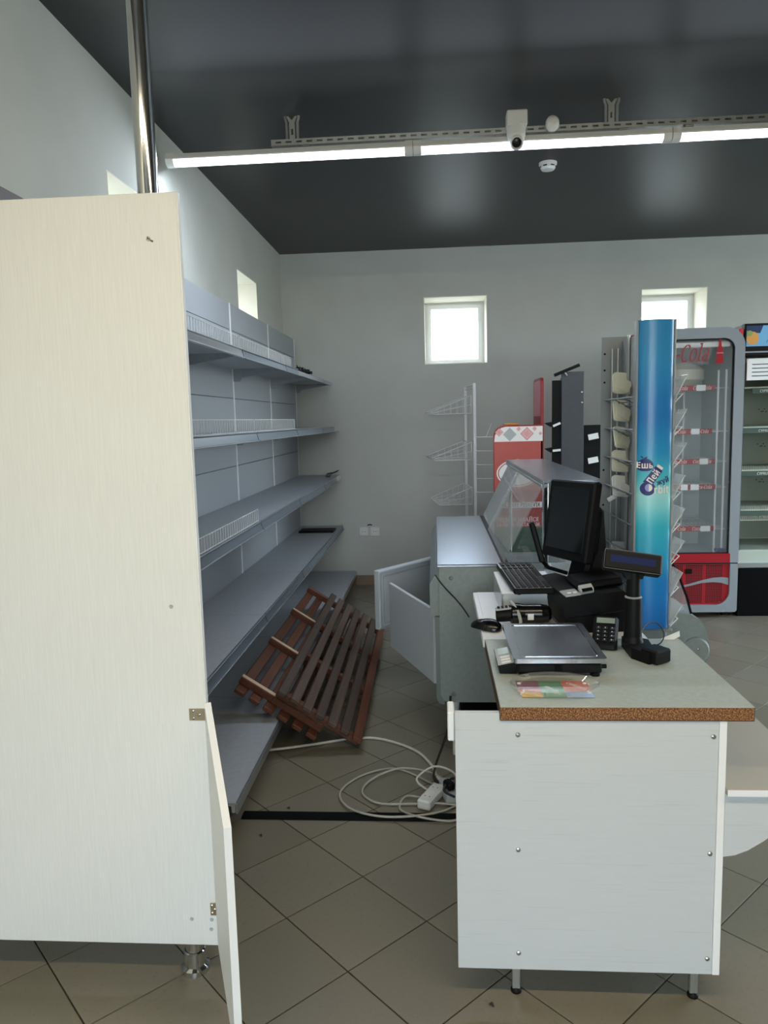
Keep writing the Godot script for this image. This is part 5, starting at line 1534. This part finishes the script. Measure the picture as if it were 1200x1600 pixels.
	part(mn, "card_reader_bar", MB.new().box(Vector3(0.356, 1.052, -2.66), Vector3(0.020, 0.150, 0.024), 0.005, Basis(Vector3.BACK, 0.26)), M.black_plastic)
	part(mn, "reader_arm", MB.new().tube([Vector3(0.372, 0.985, -2.662), Vector3(0.40, 0.955, -2.68), Vector3(0.47, 0.93, -2.70)], 0.007, 8), M.black_plastic)
	part(mn, "cable", MB.new().tube(curve([Vector3(0.40, 0.90, -2.62), Vector3(0.43, 0.886, -2.58), Vector3(0.46, 0.878, -2.60), Vector3(0.47, 0.85, -2.64)], 8), 0.0025, 6), M.cable_black)
	# receipt printer
	var pr := thing("receipt_printer", "boxy black receipt printer between the scale and the monitor", "printer", Vector3(0.515, 0.8, -2.495), "", Vector3(0, 0.10, 0))
	part(pr, "body", MB.new().prism([Vector2(-0.115, 0.0), Vector2(0.100, 0.0), Vector2(0.104, 0.11), Vector2(0.07, 0.135), Vector2(-0.118, 0.118), Vector2(-0.124, 0.07)], -0.115, 0.115), M.black_plastic, true)
	part(pr, "paper_lid", MB.new().box(Vector3(0.02, 0.142, -0.03), Vector3(0.16, 0.030, 0.16), 0.012, Basis(Vector3.BACK, 0.12)), M.black_plastic, true)
	part(pr, "seam", MB.new().box(Vector3(-0.005, 0.062, 0.1151), Vector3(0.215, 0.0025, 0.001), 0, Basis(Vector3.BACK, 0.10)), M.black_gloss, true)
	var pn := part(pr, "key_panel", MB.new().box(Vector3(-0.092, 0.124, 0.075), Vector3(0.052, 0.006, 0.075), 0.002, Basis(Vector3.BACK, 0.12)), M.plastic_grey, true)
	for k in 2:
		part(pn, "key", MB.new().box(Vector3(-0.100 + 0.018 * k, 0.128 + 0.002 * k, 0.09), Vector3(0.012, 0.003, 0.012), 0.001, Basis(Vector3.BACK, 0.12)), M.paper, true)
	part(pr, "readout", MB.new().box(Vector3(-0.045, 0.139, 0.088), Vector3(0.045, 0.020, 0.03), 0.003, Basis(Vector3.BACK, 0.15) * Basis(Vector3.RIGHT, 0.5)), M.plastic_grey, true)
	part(pr, "readout_glass", MB.new().box(Vector3(-0.0455, 0.141, 0.1045), Vector3(0.034, 0.013, 0.002), 0, Basis(Vector3.BACK, 0.15) * Basis(Vector3.RIGHT, -1.0)), M.black_gloss, true)
	part(pr, "paper_slot", MB.new().box(Vector3(0.03, 0.1585, 0.045), Vector3(0.085, 0.003, 0.006), 0, Basis(Vector3.BACK, 0.12)), M.black_gloss, true)
	# pin pad
	var pp := thing("pin_pad", "black pin pad with number keys leaning beside the scale", "pin pad", Vector3(0.490, 0.818, -2.185), "", Vector3(-0.95, -0.28, 0.0))
	part(pp, "shell", MB.new().box(Vector3(0, 0.060, -0.02), Vector3(0.074, 0.125, 0.026), 0.008), M.black_plastic, true)
	part(pp, "display", MB.new().box(Vector3(0, 0.100, -0.0065), Vector3(0.054, 0.020, 0.002), 0), M.lcd, true)
	for i in 3:
		for j in 4:
			part(pp, "key", MB.new().box(Vector3(-0.020 + 0.020 * i, 0.026 + 0.015 * j, -0.006), Vector3(0.013, 0.009, 0.004), 0.001), M.keycap, true)
			part(pp, "key_print", MB.new().box(Vector3(-0.020 + 0.020 * i, 0.026 + 0.015 * j, -0.0037), Vector3(0.003, 0.004, 0.0005), 0), M.key_print, true)
	# customer display on its pole
	var cd := thing("customer_display", "customer display with a blue window on a black pole", "customer display", Vector3(0.578, 0.8, -2.17))
	part(cd, "base", MB.new().prism([Vector2(-0.015, -0.055), Vector2(0.010, -0.075), Vector2(0.055, -0.020), Vector2(0.050, 0.035), Vector2(0.075, 0.075), Vector2(0.020, 0.115), Vector2(-0.015, 0.060)], 0.0, 0.032, Transform3D(Basis(Vector3(1, 0, 0), Vector3(0, 0, 1), Vector3(0, 1, 0)), Vector3(0.567, 0.800, -2.175))), M.black_plastic)
	part(cd, "socket", MB.new().box(Vector3(0.612, 0.822, -2.085), Vector3(0.060, 0.040, 0.060), 0.005, Basis(Vector3.UP, 0.6)), M.black_plastic)
	part(cd, "pole", MB.new().lathe([Vector2(0.031, 0.832), Vector2(0.026, 0.85), Vector2(0.024, 0.965), Vector2(0.020, 0.968), Vector2(0.019, 1.04), Vector2(0, 1.04)], Vector3(0.572, 0, -2.18), Basis(), 20), M.black_plastic)
	part(cd, "collar", MB.new().lathe([Vector2(0.0243, 0.9645), Vector2(0.0250, 0.966), Vector2(0.0243, 0.9675), Vector2(0.019, 0.970)], Vector3(0.572, 0, -2.18), Basis(), 20), M.key_bed)
	var hb := Basis(Vector3.BACK, -0.13) * Basis(Vector3.UP, -0.12) * Basis(Vector3.RIGHT, -0.45)
	var hc := Vector3(0.566, 1.075, -2.165)
	var hx := Transform3D(hb, hc)
	part(cd, "head", placed(MB.new().box(Vector3(0, 0, -0.018), Vector3(0.166, 0.062, 0.036), 0.006), hx), M.black_plastic)
	part(cd, "bezel", placed(MB.new().frame(rrect(-0.081, 0.081, -0.0295, 0.0295, [0.004, 0.004, 0.004, 0.004], 2), rrect(-0.0803, 0.0803, -0.0288, 0.0288, [0.003, 0.003, 0.003, 0.003], 2), -0.001, 0.0012), hx), M.key_bed)
	part(cd, "window", placed(MB.new().box(Vector3(0, 0.002, 0.0004), Vector3(0.128, 0.022, 0.0012), 0), hx), M.vfd_blue)
	part(cd, "yoke", MB.new().prism([Vector2(0.535, 1.058), Vector2(0.606, 1.050), Vector2(0.594, 1.022), Vector2(0.548, 1.022)], -2.205, -2.165), M.black_plastic)
	part(cd, "cable", MB.new().tube(curve([Vector3(0.600, 0.85, -2.20), Vector3(0.630, 0.862, -2.25), Vector3(0.672, 0.858, -2.28), Vector3(0.690, 0.825, -2.27), Vector3(0.665, 0.803, -2.24), Vector3(0.61, 0.803, -2.23)], 8), 0.002, 6), M.cable_black)
	# folded paper at the corner of the desk
	var fp := MB.new()
	fp.prism([Vector2(0.690, 0.8005), Vector2(0.690, 0.803), Vector2(0.745, 0.827), Vector2(0.747, 0.810), Vector2(0.728, 0.8005)], -2.300, -2.298)
	solo("paper_scrap", fp, M.paper, "folded white paper scrap at the rear corner of the cash desk", "paper", Vector3(0.71, 0.8005, -2.299))

func placed(mb: MB, xf: Transform3D) -> MB:
	mb.v = xf * mb.v
	mb.n = Transform3D(xf.basis, Vector3.ZERO) * mb.n
	return mb

# ------------------------------------------------------------------ on the floor
func floor_things() -> void:
	# black flat strip
	solo("floor_cable_cover", MB.new().prism([Vector2(-0.030, 0.0005), Vector2(-0.018, 0.009), Vector2(0.018, 0.009), Vector2(0.030, 0.0005)], -0.765, 0.12, Transform3D(Basis(Vector3(0, 0, -1), Vector3(0, 1, 0), Vector3(1, 0, 0)) , Vector3(0, 0, -2.655))), M.black_rough, "long flat black strip lying across the tiles", "strip", Vector3(-0.3, 0.0005, -2.655))
	var w := MB.new().tube(curve([Vector3(-0.79, 0.012, -3.20), Vector3(-0.70, 0.014, -3.22), Vector3(-0.55, 0.007, -3.29), Vector3(-0.40, 0.007, -3.345), Vector3(-0.27, 0.007, -3.33), Vector3(-0.12, 0.007, -3.22), Vector3(-0.045, 0.007, -3.08), Vector3(-0.015, 0.012, -2.95), Vector3(0.03, 0.018, -2.86)], 10), 0.0065, 8)
	solo("white_cable", w, M.cable_white, "thick white cable running from under the shelving in a wide arc", "cable", Vector3(-0.4, 0.0005, -3.2))
	var loops := MB.new().tube(curve([Vector3(0.06, 0.02, -2.76), Vector3(-0.06, 0.006, -2.93), Vector3(-0.20, 0.006, -3.04), Vector3(-0.34, 0.006, -2.97), Vector3(-0.41, 0.006, -2.83), Vector3(-0.36, 0.012, -2.70), Vector3(-0.24, 0.018, -2.63), Vector3(-0.10, 0.018, -2.635), Vector3(0.02, 0.008, -2.70), Vector3(0.07, 0.008, -2.80), Vector3(-0.02, 0.018, -2.96), Vector3(-0.17, 0.018, -3.02), Vector3(-0.29, 0.012, -2.93), Vector3(-0.32, 0.006, -2.83), Vector3(-0.25, 0.008, -2.745), Vector3(-0.12, 0.008, -2.74), Vector3(-0.01, 0.012, -2.74), Vector3(0.08, 0.012, -2.72)], 10), 0.0045, 8)
	solo("coiled_cord", loops, M.cable_grey, "grey extension cord lying in loose coils on the tiles", "cord", Vector3(-0.2, 0.0015, -2.83))
	var l2 := MB.new().tube(curve([Vector3(-0.06, 0.03, -2.74), Vector3(-0.14, 0.008, -2.80), Vector3(-0.16, 0.008, -2.70), Vector3(-0.08, 0.016, -2.63), Vector3(0.03, 0.008, -2.62), Vector3(0.10, 0.008, -2.66)], 10), 0.0042, 8)
	solo("short_cord", l2, M.cable_grey, "short grey lead curling out of the white socket strip", "cord", Vector3(-0.05, 0.004, -2.7))
	var l4 := MB.new().tube(curve([Vector3(-0.05, 0.03, -2.80), Vector3(-0.10, 0.05, -2.86), Vector3(-0.03, 0.075, -2.92), Vector3(0.05, 0.06, -2.90), Vector3(0.08, 0.02, -2.84)], 10), 0.0042, 8)
	solo("looped_cord", l4, M.cable_white, "white lead arching over the socket strips beside the desk", "cord", Vector3(0.0, 0.02, -2.85))
	var l3 := MB.new().tube(curve([Vector3(0.045, 0.34, -3.02), Vector3(0.03, 0.20, -3.00), Vector3(-0.02, 0.06, -2.98), Vector3(-0.03, 0.008, -2.95), Vector3(0.01, 0.008, -2.90), Vector3(0.05, 0.045, -2.88), Vector3(0.03, 0.065, -2.82), Vector3(0.01, 0.055, -2.76), Vector3(0.05, 0.05, -2.72)], 10), 0.005, 8)
	solo("black_cable", l3, M.cable_black, "black cable hanging from the display case down to the socket strips", "cable", Vector3(0.0, 0.003, -2.9))
	socket_strip(Vector3(-0.040, 0.0, -2.775), 1.15, "white socket strip with two outlets in the cable tangle", M.strip_white)
	socket_strip(Vector3(0.030, 0.0, -2.82), 1.75, "grey socket strip under the black plug beside the desk", M.plastic_grey)
	solo("black_plug", MB.new().box(Vector3(0.030, 0.058, -2.80), Vector3(0.034, 0.034, 0.05), 0.008, Basis(Vector3.UP, 0.6)), M.black_plastic, "black power plug in the grey socket strip", "plug", Vector3(0.03, 0.041, -2.80))
	for q in [[0.118, -1.755, "beside the cash desk foot"], [-0.665, -2.52, "in front of the black strip"], [-0.60, -2.715, "behind the black strip"]]:
		var db := MB.new()
		db.box(Vector3(q[0], 0.002, q[1]), Vector3(0.012, 0.003, 0.006), 0.001, Basis(Vector3.UP, 0.7))
		db.box(Vector3(q[0] + 0.004, 0.003, q[1] + 0.006), Vector3(0.006, 0.002, 0.010), 0.0005, Basis(Vector3.UP, 0.2))
		solo("debris_scrap", db, M.brown_trim, "tiny dark scrap of dirt on the tiles " + q[2], "debris", Vector3(q[0], 0.0005, q[1]), "scraps of dirt on the tiles")

func socket_strip(at: Vector3, turn: float, label: String, m: Material) -> void:
	var t := thing("socket_strip", label, "socket strip", at, "", Vector3(0, turn, 0))
	part(t, "body", MB.new().box(Vector3(0, 0.021, 0), Vector3(0.155, 0.040, 0.055), 0.006), m, true)
	for x in [-0.038, 0.038]:
		var s := part(t, "outlet", MB.new().lathe([Vector2(0.021, 0.0412), Vector2(0.0235, 0.0425), Vector2(0.0195, 0.0425), Vector2(0.0190, 0.0412), Vector2(0, 0.0412)], Vector3(x, 0, 0), Basis(), 20), m, true)
		for dz in [-0.0095, 0.0095]:
			part(s, "contact_hole", MB.new().lathe([Vector2(0.0028, 0.0413), Vector2(0.0026, 0.0417), Vector2(0, 0.0417)], Vector3(x, 0, dz), Basis(), 8), M.black_rough, true)

# ------------------------------------------------------------------ small things on the walls
func small_things() -> void:
	for k in 2:
		var cx := [-0.664, -0.563][k] as float
		var cy := 0.498
		var t := thing("wall_socket", ["white wall socket nearer the shelving corner", "white wall socket nearer the wire basket rack"][k], "socket", Vector3(cx, cy, BACK), "pair of sockets on the back wall")
		part(t, "plate", MB.new().bx(cx - 0.042, cx + 0.042, cy - 0.042, cy + 0.042, BACK, BACK + 0.010, 0.003), M.plastic_white)
		var w := part(t, "outlet", MB.new().lathe([Vector2(0.030, 0.0), Vector2(0.031, 0.004), Vector2(0.027, 0.004), Vector2(0.025, 0.001), Vector2(0, 0.001)], Vector3(cx, cy, BACK + 0.010), Basis(Vector3.RIGHT, PI / 2), 22), M.pvc)
		for dx in [-0.0095, 0.0095]:
			part(w, "contact_hole", MB.new().bx(cx + dx - 0.003, cx + dx + 0.003, cy - 0.003, cy + 0.003, BACK + 0.011, BACK + 0.0118), M.black_rough)
	solo("cable_stub", MB.new().tube([Vector3(-0.630, 0.556, BACK + 0.006), Vector3(-0.61, 0.562, BACK + 0.010), Vector3(-0.59, 0.558, BACK + 0.006)], 0.005, 8), M.ink, "short dark cable stub on the wall above the sockets", "cable", Vector3(-0.61, 0.556, BACK + 0.006))
